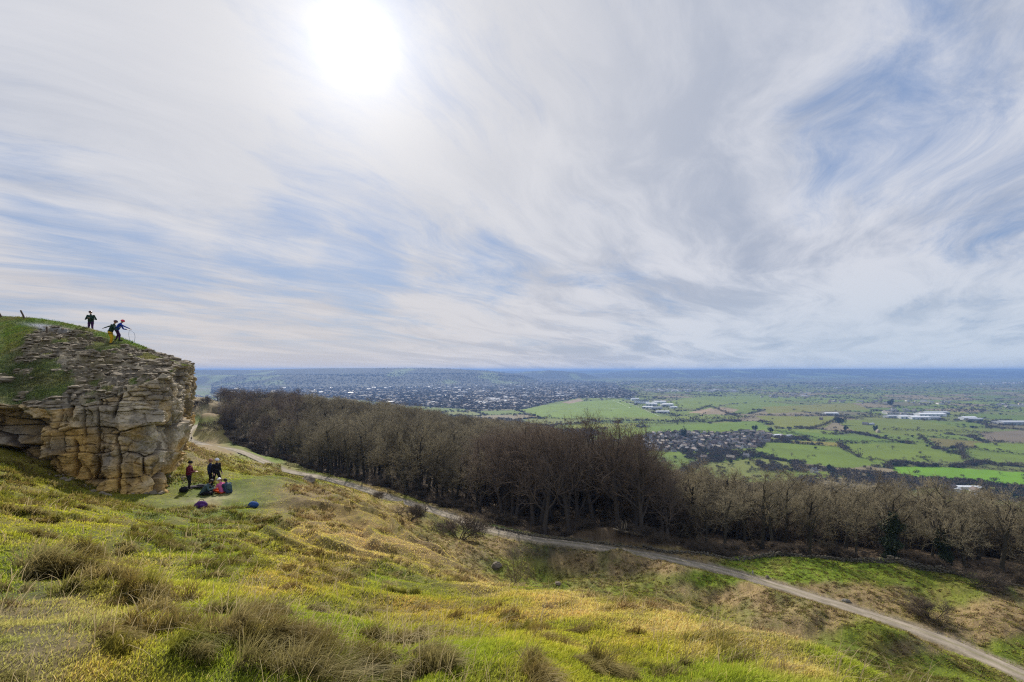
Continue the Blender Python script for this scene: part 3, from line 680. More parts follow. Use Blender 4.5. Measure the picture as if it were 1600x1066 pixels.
# loose slabs and stones
def rubble():
    rr = np.random.default_rng(3); mb = MB(); r2 = random.Random(4)
    ii = rr.choice(len(TopP), 5200, replace=False)
    for i in ii:
        x, y, z = TopP[i]
        if TopG[i] > 0.5 or x > -15 or y > 44 : continue
        if i % (ntp - 1) < 6: continue
        a, b, c_ = r2.uniform(0.10, 0.34), r2.uniform(0.07, 0.22), r2.uniform(0.03, 0.10)
        if r2.random() < 0.08: a, b, c_ = a * 1.8, b * 1.8, c_ * 2
        mb.ball((x, y, z + c_ * 0.2), (a, b, c_), 0, 6, 4, Matrix.Rotation(r2.uniform(0, 6), 3, 'Z') @ Matrix.Rotation(r2.uniform(-.3, .3), 3, 'X'), 0.28, r2.random())
    for j in range(60):    # at the foot
        i = r2.randrange(int(m_ * 0.3), int(m_ * 0.62)); x, y = Wl[i, 5, 0] + NW[i, 0] * r2.uniform(0, .8), Wl[i, 5, 1] + NW[i, 1] * r2.uniform(0, .8)
        a = r2.uniform(0.06, 0.22); z = float(Hs(x, y))
        mb.ball((x, y, z + a * 0.15), (a, a * .8, a * .55), 0, 6, 4, Matrix.Rotation(r2.uniform(0, 6), 3, 'Z'), 0.28, r2.random())
    return mb
tag(rubble().build('rubble', simple('rubble_stone', (0.22, 0.18, 0.125), 0.9, 0.6, 2.5, bump=0.5)), 'loose limestone slabs and chips on the crag top', kind='stuff')
# ================================================================== TREES
def tree_arrays(seed, H, kind='ash'):
    """bare tree: returns (trunk+limbs), (twigs) as vertex/face arrays"""
    r = random.Random(seed)
    TV, TF, CVv, CF = [], [], [], []
    def tube(P, R, n, V, Fc):
        b = len(V); prev = None
        for i, p in enumerate(P):
            d = (P[min(i + 1, len(P) - 1)] - P[max(i - 1, 0)]).normalized()
            a = prev if prev is not None else (Vector((1, 0, 0)) if abs(d.x) < .8 else Vector((0, 1, 0)))
            u = (a - d * a.dot(d)).normalized(); w_ = d.cross(u); prev = u
            for k_ in range(n):
                t = 2 * math.pi * k_ / n; V.append(p + (u * math.cos(t) + w_ * math.sin(t)) * R[i])
        for i in range(len(P) - 1):
            for k_ in range(n): Fc.append((b + i * n + k_, b + i * n + (k_ + 1) % n, b + (i + 1) * n + (k_ + 1) % n, b + (i + 1) * n + k_))
    beech = kind == 'beech'; scrub = kind == 'scrub'
    lv_n = {'ash': (8, 6, 7, 7), 'beech': (9, 7, 7, 7), 'oak': (8, 6, 7, 7), 'scrub': (7, 7, 8, 6)}[kind]
    def grow(p, d, length, rad, lv):
        segs = (7, 5, 4, 2, 1)[lv]
        wob = (0.06 if not scrub else 0.2, 0.17 if beech else 0.30, 0.24, 0.25, 0.2)[lv]
        if kind == 'oak' and lv > 0: wob *= 1.5
        up = (0.05, 0.16 if beech else 0.05, 0.07, 0.05, 0.03)[lv]
        P = [p.copy()]; q = p.copy(); dd = d.normalized()
        for i in range(segs):
            dd = (dd + Vector((r.gauss(0, wob), r.gauss(0, wob), r.gauss(0, wob) * 0.7 + up))).normalized()
            q = q + dd * (length / segs); P.append(q.copy())
        tip = (0.42, 0.25, 0.3, 0.4, 0.3)[lv]
        R = [rad * (1 - (1 - tip) * i / segs) for i in range(segs + 1)]
        if lv == 0: R[0] *= 1.45
        if lv < 4: tube(P, R, (9, 6, 4, 3)[lv], TV if lv < 2 else CVv, TF if lv < 2 else CF)
        else:
            b = len(CVv); a = Vector((1, 0, 0)) if abs(dd.x) < .8 else Vector((0, 1, 0)); u = (a - dd * a.dot(dd)).normalized(); w_ = dd.cross(u)
            CVv.extend([p + u * rad, p - u * rad * .5 + w_ * rad * .87, p - u * rad * .5 - w_ * rad * .87, P[-1]])
            CF.extend([(b, b + 1, b + 3), (b + 1, b + 2, b + 3), (b + 2, b, b + 3)]); return
        nch = lv_n[lv]
        st = {0: 0.34 if not scrub else 0.05, 1: 0.28, 2: 0.22, 3: 0.15}[lv]
        if beech and lv == 0: st = 0.22
        for c in range(nch):
            f = st + (1 - st) * (c + r.random() * 0.9) / nch
            f = min(f, 0.999); i = int(f * segs); fr = f * segs - i
            base = P[i].lerp(P[min(i + 1, segs)], fr); ax = (P[min(i + 1, segs)] - P[i]).normalized()
            ang = math.radians(r.uniform(*((38, 66), (32, 64), (30, 68), (25, 75))[lv]))
            if beech: ang *= 0.80
            if kind == 'oak': ang *= 1.15
            if c == nch - 1: ang *= 0.35
            az = c * 2.4 + r.uniform(-.6, .6) + lv
            a = Vector((0, 0, 1)) if abs(ax.z) < .8 else Vector((1, 0, 0)); u = (a - ax * a.dot(ax)).normalized(); w_ = ax.cross(u)
            nd_ = ax * math.cos(ang) + (u * math.cos(az) + w_ * math.sin(az)) * math.sin(ang)
            k_ = (0.66, 0.55, 0.48, 0.52)[lv] * (1.15 - 0.55 * (f - st) / (1 - st) if lv < 2 else 1)
            if lv == 0: ln = H * (0.52 if beech else 0.46) * (1.12 - 0.55 * f) * r.uniform(.85, 1.15)
            else: ln = length * k_ * r.uniform(.75, 1.2)
            rr_ = R[i] * (0.55, 0.5, 0.5, 0.6)[lv]
            if lv == 2: rr_ = max(rr_, 0.022)
            if lv == 3: rr_ = 0.015; ln = max(ln, 0.55)
            grow(base, nd_, ln, rr_, lv + 1)
    th = H * (0.80 if kind != 'oak' else 0.68)
    if scrub:
        for s_ in range(7):
            a = r.uniform(0, 6.28); grow(Vector((0.25 * math.cos(a), 0.25 * math.sin(a), -0.2)), Vector((math.cos(a) * .55, math.sin(a) * .55, 1)), H * .8, H * 0.018, 1)
    else:
        grow(Vector((0, 0, -0.6)), Vector((r.gauss(0, .04), r.gauss(0, .04), 1)), th, H * (0.025 if not beech else 0.027), 0)
    return TV, TF, CVv, CF

def to_mesh(name, V, Fc, mat, smooth=True):
    V = np.array([tuple(p) for p in V]); L3 = np.array([f for f in Fc if len(f) == 3]).reshape(-1, 3); L4 = np.array([f for f in Fc if len(f) == 4]).reshape(-1, 4)
    return mesh_np(name, V, [a for a in (L4, L3) if len(a)], mat, smooth)

def bark(name, c1, c2):
    m, nt, N, L = new_mat(name); out = N.new('ShaderNodeOutputMaterial'); b = N.new('ShaderNodeBsdfDiffuse')
    oi = N.new('ShaderNodeObjectInfo'); mx = N.new('ShaderNodeMix'); mx.data_type = 'RGBA'
    mx.inputs['A'].default_value = (*c1, 1); mx.inputs['B'].default_value = (*c2, 1)
    L.new(oi.outputs['Random'], mx.inputs['Factor']); L.new(mx.outputs['Result'], b.inputs['Color']); L.new(b.outputs[0], out.inputs['Surface'])
    return m
M_BARK = bark('bark', (0.045, 0.040, 0.030), (0.085, 0.075, 0.055)); M_TWIG = bark('twigs', (0.125, 0.105, 0.070), (0.335, 0.290, 0.190))
M_BBARK = bark('beech_bark', (0.070, 0.060, 0.052), (0.095, 0.08, 0.068)); M_BTWIG = bark('beech_twigs', (0.135, 0.105, 0.082), (0.180, 0.142, 0.110))
PROTO = {}
for nm, H, kd, sds, mb_, mt_ in (('ash', 17, 'ash', (1, 2, 3, 4), M_BARK, M_TWIG), ('oak', 15, 'oak', (5, 6, 7), M_BARK, M_TWIG), ('beech', 22, 'beech', (8, 9, 10), M_BBARK, M_BTWIG), ('scrub', 3.2, 'scrub', (11, 12), M_BARK, bark('scrub_twigs', (0.085, 0.068, 0.048), (0.14, 0.11, 0.08)))):
    PROTO[nm] = []
    for sd_ in sds:
        a, b, c, d = tree_arrays(sd_, H, kd)
        PROTO[nm].append((to_mesh('trunk', a, b, mb_), to_mesh('crown', c, d, mt_), H))

def put_tree(name, meshes, loc, h, rz, label, cat, group, wide=1.0):
    t = empty(name, loc, rz); s = h / meshes[2]; t.scale = (s * wide, s * wide, s)
    tag(t, label, cat, group)
    link('trunk', meshes[0], t); link('crown', meshes[1], t)
    return t

# instanced stuff through geometry nodes
HID = {}
def hidden_collection(key, meshes):
    c = bpy.data.collections.new(key)
    for i, me in enumerate(meshes):
        o = bpy.data.objects.new('%s_%02d' % (key, i), me); c.objects.link(o)
    return c
def scatter(name, pts, rots, scls, idxs, coll, label, cat):
    me = bpy.data.meshes.new(name); n = len(pts)
    me.vertices.add(n); me.vertices.foreach_set('co', np.asarray(pts, np.float32).ravel())
    for an, tp, dat, key in (('rot', 'FLOAT_VECTOR', rots, 'vector'), ('scl', 'FLOAT_VECTOR', scls, 'vector'), ('idx', 'INT', idxs, 'value')):
        a = me.attributes.new(an, tp, 'POINT'); a.data.foreach_set(key, np.asarray(dat, np.float32 if tp != 'INT' else np.int32).ravel())
    o = link(name, me); tag(o, label, cat, kind='stuff')
    ng = bpy.data.node_groups.new(name + '_nodes', 'GeometryNodeTree')
    ng.interface.new_socket('Geometry', in_out='INPUT', socket_type='NodeSocketGeometry'); ng.interface.new_socket('Geometry', in_out='OUTPUT', socket_type='NodeSocketGeometry')
    gi = ng.nodes.new('NodeGroupInput'); go = ng.nodes.new('NodeGroupOutput'); ip = ng.nodes.new('GeometryNodeInstanceOnPoints'); ci = ng.nodes.new('GeometryNodeCollectionInfo')
    ci.inputs['Collection'].default_value = coll; ci.inputs['Separate Children'].default_value = True; ci.inputs['Reset Children'].default_value = True
    ip.inputs['Pick Instance'].default_value = True
    def na(nm, dt):
        x = ng.nodes.new('GeometryNodeInputNamedAttribute'); x.data_type = dt; x.inputs['Name'].default_value = nm; return x.outputs['Attribute']
    lk = ng.links.new
    lk(gi.outputs[0], ip.inputs['Points']); lk(ci.outputs[0], ip.inputs['Instance']); lk(na('idx', 'INT'), ip.inputs['Instance Index'])
    er = ng.nodes.new('FunctionNodeEulerToRotation'); lk(na('rot', 'FLOAT_VECTOR'), er.inputs[0]); lk(er.outputs[0], ip.inputs['Rotation'])
    lk(na('scl', 'FLOAT_VECTOR'), ip.inputs['Scale']); lk(ip.outputs[0], go.inputs[0])
    md = o.modifiers.new('scatter', 'NODES'); md.node_group = ng
    return o

# merge trunk+crown prototypes for the mass
def merged(m1, m2):
    a = np.empty(len(m1.vertices) * 3, np.float32); m1.vertices.foreach_get('co', a); b = np.empty(len(m2.vertices) * 3, np.float32); m2.vertices.foreach_get('co', b)
    n1_ = len(m1.vertices); faces = {3: [], 4: []}; mi = {3: [], 4: []}
    for mm, offs, k_ in ((m1, 0, 0), (m2, n1_, 1)):
        li = np.empty(len(mm.loops), np.int32); mm.loops.foreach_get('vertex_index', li); lt = np.empty(len(mm.polygons), np.int32); mm.polygons.foreach_get('loop_total', lt)
        ls = np.concatenate([[0], np.cumsum(lt)[:-1]])
        for q_ in (3, 4):
            s_ = ls[lt == q_]
            if len(s_): faces[q_].append(np.stack([li[s_ + j] for j in range(q_)], 1) + offs); mi[q_].append(np.full(len(s_), k_))
    fl = [np.concatenate(faces[q_]) for q_ in (4, 3) if faces[q_]]; ml = np.concatenate([np.concatenate(mi[q_]) for q_ in (4, 3) if mi[q_]])
    return mesh_np('bare_tree', np.vstack([a.reshape(-1, 3), b.reshape(-1, 3)]), fl, [m1.materials[0], m2.materials[0]], True, midx=ml)
order = [('ash', 0), ('ash', 1), ('ash', 2), ('ash', 3), ('oak', 0), ('oak', 1), ('oak', 2), ('beech', 0), ('beech', 1), ('beech', 2)]
mass = [merged(*PROTO[k_][i][:2]) for k_, i in order]; massH = [PROTO[k_][i][2] for k_, i in order]
woodcol = hidden_collection('woodland_tree', mass)

# positions: jittered grid inside the wood
rt = np.random.default_rng(21)
pts = []
sp = 5.6
for gx in np.arange(-260, 120, sp):
    for gy in np.arange(60, 860, sp):
        x, y = gx + rt.uniform(-2.4, 2.4), gy + rt.uniform(-2.4, 2.4)
        r_ = math.hypot(x, y)
        if r_ > 260 and rt.random() > (260 / r_) ** 0.75: continue
        pts.append((x, y))
pts = np.array(pts); pts = pts[in_forest(pts[:, 0], pts[:, 1])]
dtr, _ = nearest_on(TRACK[::6], pts[:, 0], pts[:, 1]); pts = pts[dtr > 5.0]
pz = Hs(pts[:, 0], pts[:, 1]); ppx, ppy = pix(pts[:, 0], pts[:, 1], pz)
# distance behind the front edge
dfr, _ = nearest_on(FF, pts[:, 0], pts[:, 1])
# height of the wood as a function of place
def canopy_h(px, y): return np.interp(px, [330, 380, 500, 650, 720, 800, 960, 1040, 1080, 1250, 1600], [9.0, 11.5, 16.5, 16.5, 14.5, 15.5, 17, 15, 13.5, 13.5, 13.0])
ch = (canopy_h(ppx, pts[:, 1]) + 4.5 * np.exp(-((ppx - 890) / 130) ** 4) * (dfr < 28)) * np.where(np.abs(ppx - 890) < 140, rt.uniform(0.92, 1.04, len(pts)), rt.uniform(0.72, 1.18, len(pts)))
beech_zone = (np.abs(ppx - 895) < 150) & (dfr < 30)
kindv = np.where(beech_zone & (rt.random(len(pts)) < 0.95), 2, np.where(rt.random(len(pts)) < 0.62, 0, 1))
fr_beech = np.where((ppx < 470) & (rt.random(len(pts)) < 0.5), 2, kindv); kindv = fr_beech
ordr = np.argsort(np.hypot(pts[:, 0], pts[:, 1]) + 0.0 * dfr)
inview = (ppx > -20) & (ppx < 1640)
front = [i for i in np.argsort(dfr + 0.05 * pts[:, 1]) if inview[i] and dfr[i] < 26][:232]
fs = set(front)
def wlabel(px, d):
    if px < 560: return ('bare woodland tree at the far left end of the wood above the curving track', 'trees at the far left end of the wood')
    if px < 740: return ('bare brown tree along the track edge left of the tall purplish beeches', 'trees along the track left of the beeches')
    if px < 1045: return ('tall purplish bare beech in the dense clump at the middle of the wood', 'beeches in the middle clump')
    if px < 1300: return ('bare olive brown tree behind the ruined wall right of the beeches', 'trees behind the ruined wall')
    return ('bare pale brown tree at the right end of the wood above the bright green bank', 'trees at the right end of the wood')
for i in front:
    kd = ('ash', 'oak', 'beech')[kindv[i]]; pr = PROTO[kd][rt.integers(len(PROTO[kd]))]
    lb, gr = wlabel(ppx[i], dfr[i])
    put_tree({'ash': 'bare_tree', 'oak': 'bare_tree', 'beech': 'beech_tree'}[kd] if 740 <= ppx[i] < 1045 and kd == 'beech' else 'bare_tree', pr, (pts[i, 0], pts[i, 1], pz[i]), ch[i], rt.uniform(0, 6.28), lb, 'tree', gr, 1.0)
rest = np.array([i for i in range(len(pts)) if i not in fs])
def mass_args(ii):
    ks = kindv[ii]; idx_ = np.array([{0: int(rt.integers(0, 4)), 1: 4 + int(rt.integers(0, 3)), 2: 7 + int(rt.integers(0, 3))}[int(a)] for a in ks])
    s = ch[ii] / np.array(massH)[idx_]; wd = np.where(pts[ii, 1] > 260, 1.6, 1.25)
    return np.column_stack([pts[ii], pz[ii]]), np.column_stack([ks * 0, ks * 0, rt.uniform(0, 6.28, len(ii))]), np.column_stack([s * wd, s * wd, s]), idx_
a_ = mass_args(rest)
scatter('woodland', *a_, woodcol, 'dense mass of bare brown woodland covering the slope', 'woodland')
print('TREES', len(front), len(rest))

# undergrowth along the front edge and inside
us = []
for i in range(len(FF) - 1):
    d_ = np.linalg.norm(FF[i + 1, :2] - FF[i, :2])
    for j in range(int(d_ * 0.9)):
        t = rt.random(); p = FF[i] * (1 - t) + FF[i + 1] * t; nrm = np.array([-(FF[i + 1, 1] - FF[i, 1]), FF[i + 1, 0] - FF[i, 0]]) / d_
        o_ = rt.exponential(5.0) - 0.5
        if np.dot(nrm, p[:2]) < 0: nrm = -nrm
        us.append(p[:2] + nrm * o_)
sap = []
for i in range(len(pts)):
    if 13 < dfr[i] < 80 and ppx[i] > 700 and rt.random() < (0.75 if ppx[i] > 1000 else .3): sap.append((pts[i, 0] + rt.uniform(-3, 3), pts[i, 1] + rt.uniform(-3, 3)))
n_us = len(us); us = us + [np.array(p) for p in sap]
us = np.array(us); big_ = np.arange(len(us)) >= n_us; du, _ = nearest_on(TRACK[::6], us[:, 0], us[:, 1]); big_ = big_[du > 4.2]; us = us[du > 4.2]
uz = Hs(us[:, 0], us[:, 1]); nU = len(us)
scm = [merged(*PROTO['scrub'][i][:2]) for i in (0, 1)]
sccol = hidden_collection('undergrowth_bush', scm)
us_s = np.where(big_, rt.uniform(1.2, 2.6, nU), rt.uniform(0.25, 0.75, nU))
scatter('undergrowth', np.column_stack([us, uz]), np.column_stack([np.zeros(nU), np.zeros(nU), rt.uniform(0, 6.28, nU)]), np.column_stack([us_s * np.where(big_, .9, 1.3), us_s * np.where(big_, .9, 1.3), us_s]), rt.integers(0, 2, nU), sccol, 'dark tangled undergrowth at the foot of the wood', 'undergrowth')

# single bushes on the slopes
def bush(px, py, Y, h, wd, label, dx=0):
    x, y, _z = PY(px, py, Y); z = float(Hs(x, y))
    r_ = random.Random(px); put_tree('thorn_bush', PROTO['scrub'][r_.randrange(2)], (x, y, z), h, r_.uniform(0, 6), label, 'bush', None, wd)
bush(719, 852, 85, 4.6, 1.25, 'rounded bare thorn bush on the grassy bank below the track')
bush(640, 812, 88, 3.2, 1.2, 'low bare bush on the brow left of the rounded thorn bush')
bush(700, 832, 92, 1.8, 1.1, 'small dark bush just below the track left of the beeches')
bush(1458, 984, 64, 2.7, 1.4, 'spreading purplish bush beside the lower track at the right')
bush(1530, 925, 76, 3.0, 1.5, 'straggling bush between the green bank and the wood edge at the right')
bush(345, 690, 236, 7.0, 1.5, 'broad dark bush beside the bend of the far track')
bush(322, 630, 330, 6, 1.1, 'distant bush highest on the brown hillside beside the crag')
bush(310, 637, 320, 5, 1.3, 'distant low bush next to the crag edge on the brown hillside')
bush(332, 646, 322, 5, 1.2, 'distant bush on the brown hillside touching the left end of the wood')
bush(590, 790, 108, 1.8, 1.5, 'small scrubby bush on the near side of the track bend')
# slender ash sapling in the hollow
x, y, _z = PY(806, 935, 16.0)
z0 = float(Hs(x, y))
a, b, c, d = tree_arrays(77, 3.5, 'scrub')
M_PALE = bark('pale_bark', (0.20, 0.17, 0.11), (0.22, 0.185, 0.12))
def sapling():
    r = random.Random(9); mb = MB(); tw = MB()
    stems = [((0, 0), (-0.15, 0.05), 3.1, 0.035), ((0.05, 0), (0.30, 0.1), 2.4, 0.026), ((-0.04, 0.03), (-0.38, 0), 1.8, 0.02), ((0.1, 0), (0.75, 0.1), 2.6, 0.022), ((0.02, 0), (0.08, 0), 2.2, 0.02)]
    for (bx, by), (tx, ty), L_, R_ in stems:
        P = []; n_ = 9
        for i in range(n_ + 1):
            f = i / n_; P.append(Vector((bx + tx * f * L_ / 2.4 + r.gauss(0, .03), by + ty * f, -0.3 + (L_ + 0.3) * f)))
        mb.tube(P, [R_ * (1 - 0.75 * i / n_) for i in range(n_ + 1)], 5)
        for j in range(15):
            f = 0.25 + 0.75 * j / 15; i = min(int(f * n_), n_ - 1); p = P[i].lerp(P[i + 1], f * n_ - i); a_z = r.uniform(0, 6.28); l_ = (1.15 - f) * 1.5 * r.uniform(.5, 1) * L_ / 3
            d_ = Vector((math.cos(a_z) * .8, math.sin(a_z) * .8, 0.75)).normalized(); e_ = p + d_ * l_ + Vector((0, 0, 0.12 * l_))
            tw.tube([p, p.lerp(e_, .5) + Vector((0, 0, -.03)), e_], [0.011, 0.008, 0.004], 3)
            for q_ in range(5):
                s_ = p.lerp(e_, r.uniform(.3, 1)); d2 = (d_ + Vector((r.gauss(0, .6), r.gauss(0, .6), r.gauss(0.2, .4)))).normalized(); tw.tube([s_, s_ + d2 * r.uniform(.15, .4)], [0.006, 0.003], 3)
    return mb, tw
sp_t, sp_c = sapling()
t = tag(empty('sapling', (x, y, z0)), 'slender pale leafless sapling with several stems in the hollow', 'sapling')
_s = max(.4, (-5.75 - z0) / 3.1); t.scale = (_s, _s, _s)
sp_t.build('trunk', M_PALE, t); sp_c.build('crown', M_PALE, t)

# ivy-clad trees: dark evergreen masses on trunks in the wood
M_IVY = simple('ivy_leaf', (0.028, 0.045, 0.016), 0.6, 0.4, 3.0)
def ivy_mesh(seed, h, w_):
    r = np.random.default_rng(seed); n_ = 5200
    t = r.random(n_); ph_ = r.uniform(0, 6.28, n_); prof = w_ * (0.35 + 0.65 * np.sin(np.pi * np.clip(t * 0.9 + 0.1, 0, 1)) ** 0.7) * (1 + 0.35 * np.sin(ph_ * 2 + t * 9 + seed)) * (0.8 + 0.4 * np.sin(t * 17 + seed))
    rad = prof * r.uniform(0.5, 1.0, n_) ** 0.5
    c = np.column_stack([rad * np.cos(ph_) + 0.5 * t, rad * np.sin(ph_), 0.3 + t * h]); c += r.normal(0, .12, c.shape)
    s = r.uniform(0.10, 0.22, n_)[:, None]; u_ = r.normal(size=(n_, 3)); u_ /= np.linalg.norm(u_, axis=1)[:, None]; v_ = np.cross(u_, r.normal(size=(n_, 3))); v_ /= np.linalg.norm(v_, axis=1)[:, None]
    V = np.stack([c - u_ * s, c + v_ * s * .7, c + u_ * s, c - v_ * s * .7], 1).reshape(-1, 3); f = np.arange(n_ * 4).reshape(-1, 4)
    return mesh_np('ivy', V, [f], M_IVY)
for j, (px, Y, h, w_, lb) in enumerate(((1391, 86, 8.0, 1.5, 'dark ivy clad tree stump standing at the wood edge above the green bank'), (1482, 84, 6.0, 1.0, 'leaning ivy covered trunk right of the bulky ivy clad stump'),
                                        (433, 228, 12, 1.6, 'green ivy covered trunk near the far left end of the wood'), (466, 215, 11, 2.0, 'dark ivy column right of the green ivy covered trunk'))):
    x = (px - 800) / F * Y; z = float(Hs(x, Y)); t = tag(empty('ivy_clad_tree', (x, Y, z), 0), lb, 'tree')
    if j == 1: t.rotation_euler = (0, math.radians(-18), 0)
    pr = PROTO['ash'][j % 4]; s = (h + 5) / 17.0
    o = link('trunk', pr[0], t); o.scale = (s, s, s); o = link('crown', pr[1], t); o.scale = (s, s, s); link('ivy', ivy_mesh(40 + j, h, w_), t)
# ================================================================== GRASS
M_GRASS = attr_mat('grass_blades', transl=0.5, rough=0.6, nscale=1.2, nvar=0.12, spec=0.08)
WIND = np.array([0.85, -0.35])
def blades(P, Nn, h, w, lean, col_b, col_t, segs, g):
    """P base (n,3); Nn normal; h length; w width; lean (n,2) horizontal bend; returns V, quads, tris, colours"""
    n = len(P)
    yaw = g.uniform(0, 6.283, n); side = np.column_stack([np.cos(yaw), np.sin(yaw), np.zeros(n)])
    up = Nn * 0.35 + np.array([0, 0, 0.65]); up /= np.linalg.norm(up, axis=1)[:, None]
    ln = np.column_stack([lean, np.zeros(n)])
    ts = {3: (0, 0.38, 0.72, 1.0), 2: (0, 0.55, 1.0), 1: (0, 1.0)}[segs]
    rows = []; cols = []
    L_ = np.linalg.norm(lean, axis=1)
    for t in ts:
        hor = ln * (h * (t ** 1.7))[:, None]; ver = up * (h * t * np.clip(1 - 0.45 * L_ * t, 0.15, 1))[:, None]
        c = P + ver + hor; wt = w * (1 - 0.55 * t)
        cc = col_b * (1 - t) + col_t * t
        if t < 1:
            rows += [c - side * wt[:, None] * .5, c + side * wt[:, None] * .5]; cols += [cc, cc]
        else: rows.append(c); cols.append(cc)
    k_ = len(rows); V = np.stack(rows, 1).reshape(-1, 3); Cc = np.stack(cols, 1).reshape(-1, 3)
    b = (np.arange(n) * k_)[:, None]; q = []
    for i in range(segs - 1): q.append(b + np.array([2 * i, 2 * i + 1, 2 * i + 3, 2 * i + 2]))
    tr = b + np.array([2 * segs - 2, 2 * segs - 1, 2 * segs])
    return V, (np.concatenate(q) if q else np.zeros((0, 4), int)), tr, Cc
class Acc:
    def __init__(s): s.V = []; s.q = []; s.t = []; s.c = []; s.n = 0
    def add(s, V, q, t, c):
        s.V.append(V); s.q.append(q + s.n); s.t.append(t + s.n); s.c.append(c); s.n += len(V)
    def mesh(s, name, mat): return mesh_np(name, np.concatenate(s.V), [a for a in (np.concatenate(s.q), np.concatenate(s.t)) if len(a)], mat, True, col=np.clip(np.concatenate(s.c), .005, .85))
GR = Acc(); g = np.random.default_rng(77)
NB = 950000
th = np.radians(g.uniform(-50, 51, NB)); lr = g.uniform(math.log(1.7), math.log(175), NB); r_ = np.exp(lr)
x = r_ * np.sin(th); y = r_ * np.cos(th); z = Hs(x, y)
px, py = pix(x, y, z)
keep = visible(x, y, z, 0.035) & (py < 1125) & (px > -60) & (px < 1670)
keep &= ~in_forest(x, y)
x, y, z, r_, px, py = (a[keep] for a in (x, y, z, r_, px, py))
# stay off the track and off the rock
d, _ = nearest_on(TRACK[::8], x, y); k1 = d > 1.32
foot = [(a[0], a[1]) for a in Fp[::6]] + [(-110, 80), (-110, 20)]
k1 &= ~inpoly(x, y, foot)
x, y, z, r_, px, py, d = (a[k1] for a in (x, y, z, r_, px, py, d))
cov_c = cover(x, y, z)
bare = np.exp(-(((x + 17.7) / 1.6) ** 2 + ((y - 28.3) / 2.4) ** 2) * 1.2) + 0.6 * np.exp(-(((px - 70) / 100) ** 2 + ((py - 1000) / 50) ** 2)) * sstep(-0.1, 0.3, fbm(x * 2, y * 2, 3, 201) + 0.2) \
    + 0.6 * np.exp(-(((px - 330) / 10) ** 2 + ((py - 805) / 20) ** 2)) + 0.45 * (d < 2.6)
# trodden path leading down from the camera side to the platform
tp_ = np.array([(PY(a, b, c)) for a, b, c in ((-40, 1010, 4), (90, 930, 6.5), (180, 870, 10), (250, 830, 17), (310, 800, 24), (330, 790, 28))])
dp, _ = nearest_on(spline(tp_, 40), x, y); bare = bare + 0.6 * np.exp(-(dp / 0.35) ** 2)
k2 = g.random(len(x)) > np.clip(bare, 0, 0.97)
x, y, z, r_, px, py, cov_c, bare = (a[k2] for a in (x, y, z, r_, px, py, cov_c, bare))
n = len(x); print('BLADES', n)
straw = (cov_c[:, 0] / (cov_c[:, 1] + 1e-3))            # red over green: how dead the grass is
pst = np.clip((straw - 1.15) * 1.1 + 0.6 * fbm(x / 0.8, y / 0.8, 3, 202), 0.04, 0.92)
isst = g.random(n) < pst
# height: tufty, short near the platform
tf = fbm(x / 0.55, y / 0.55, 3, 203); tf2 = fbm(x / 2.2, y / 2.2, 3, 204)
h = (0.040 + 0.055 * np.clip(tf + 0.25, 0, 1) + 0.035 * np.clip(tf2 + 0.1, 0, 1)) * g.uniform(0.6, 1.35, n)
h = np.where(isst, h * 1.25, h); h *= 1 - 0.45 * np.clip(bare + np.exp(-(((x + 18) / 5) ** 2 + ((y - 29) / 5) ** 2)), 0, 1)
h *= 1 + 1.8 * sstep(25, 90, r_)
w_ = np.maximum(0.0035 + 0.002 * g.random(n), 0.00145 * r_)
lean = WIND[None, :] * g.uniform(0.25, 0.95, n)[:, None] + g.normal(0, 0.35, (n, 2)); lean[~isst] *= 0.75
Nn = Hn(x, y, 0.3)
sp_ = 0.28 + 0.22 * sstep(20, 60, r_); tint = (1 + sp_ * g.uniform(-1, 1.1, n))[:, None]
straw_c = np.array((0.46, 0.34, 0.15)); st_o = np.array((0.34, 0.215, 0.055)); grn_c = np.array((0.175, 0.20, 0.016)); 
mixs = np.where(g.random(n)[:, None] < np.clip(0.35 + fbm(x / 3, y / 3, 2, 205) * 1.2, 0.1, 0.85)[:, None], st_o, straw_c)
base = np.where(isst[:, None], cov_c * 0.55 + mixs * 0.45, cov_c * 0.55 + grn_c * 0.45) * tint * 2.0
P = np.column_stack([x, y, z - 0.01])
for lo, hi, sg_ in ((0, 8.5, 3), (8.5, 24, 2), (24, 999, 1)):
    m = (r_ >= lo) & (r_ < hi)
    GR.add(*blades(P[m], Nn[m], h[m], w_[m], lean[m], base[m] * 0.5, base[m] * 1.55, sg_, g))  # dark blade bases: thatch tone plus shade painted in for deeper shadow contrast
# a few long pale stems
n = 5200; th = np.radians(g.uniform(-48, 48, n)); r_ = np.exp(g.uniform(math.log(2.2), math.log(28), n)); x = r_ * np.sin(th); y = r_ * np.cos(th); z = Hs(x, y); m = visible(x, y, z, .03) & ~inpoly(x, y, foot) & (fbm(x, y, 2, 207) > -0.1)
x, y, z, r_ = x[m], y[m], z[m], r_[m]; n = len(x)
GR.add(*blades(np.column_stack([x, y, z]), Hn(x, y), g.uniform(.2, .45, n), np.maximum(.003, .0012 * r_), WIND[None] * g.uniform(.1, .9, n)[:, None] + g.normal(0, .4, (n, 2)), np.tile((.33, .26, .13), (n, 1)), np.tile((.55, .45, .27), (n, 1)), 3, g))

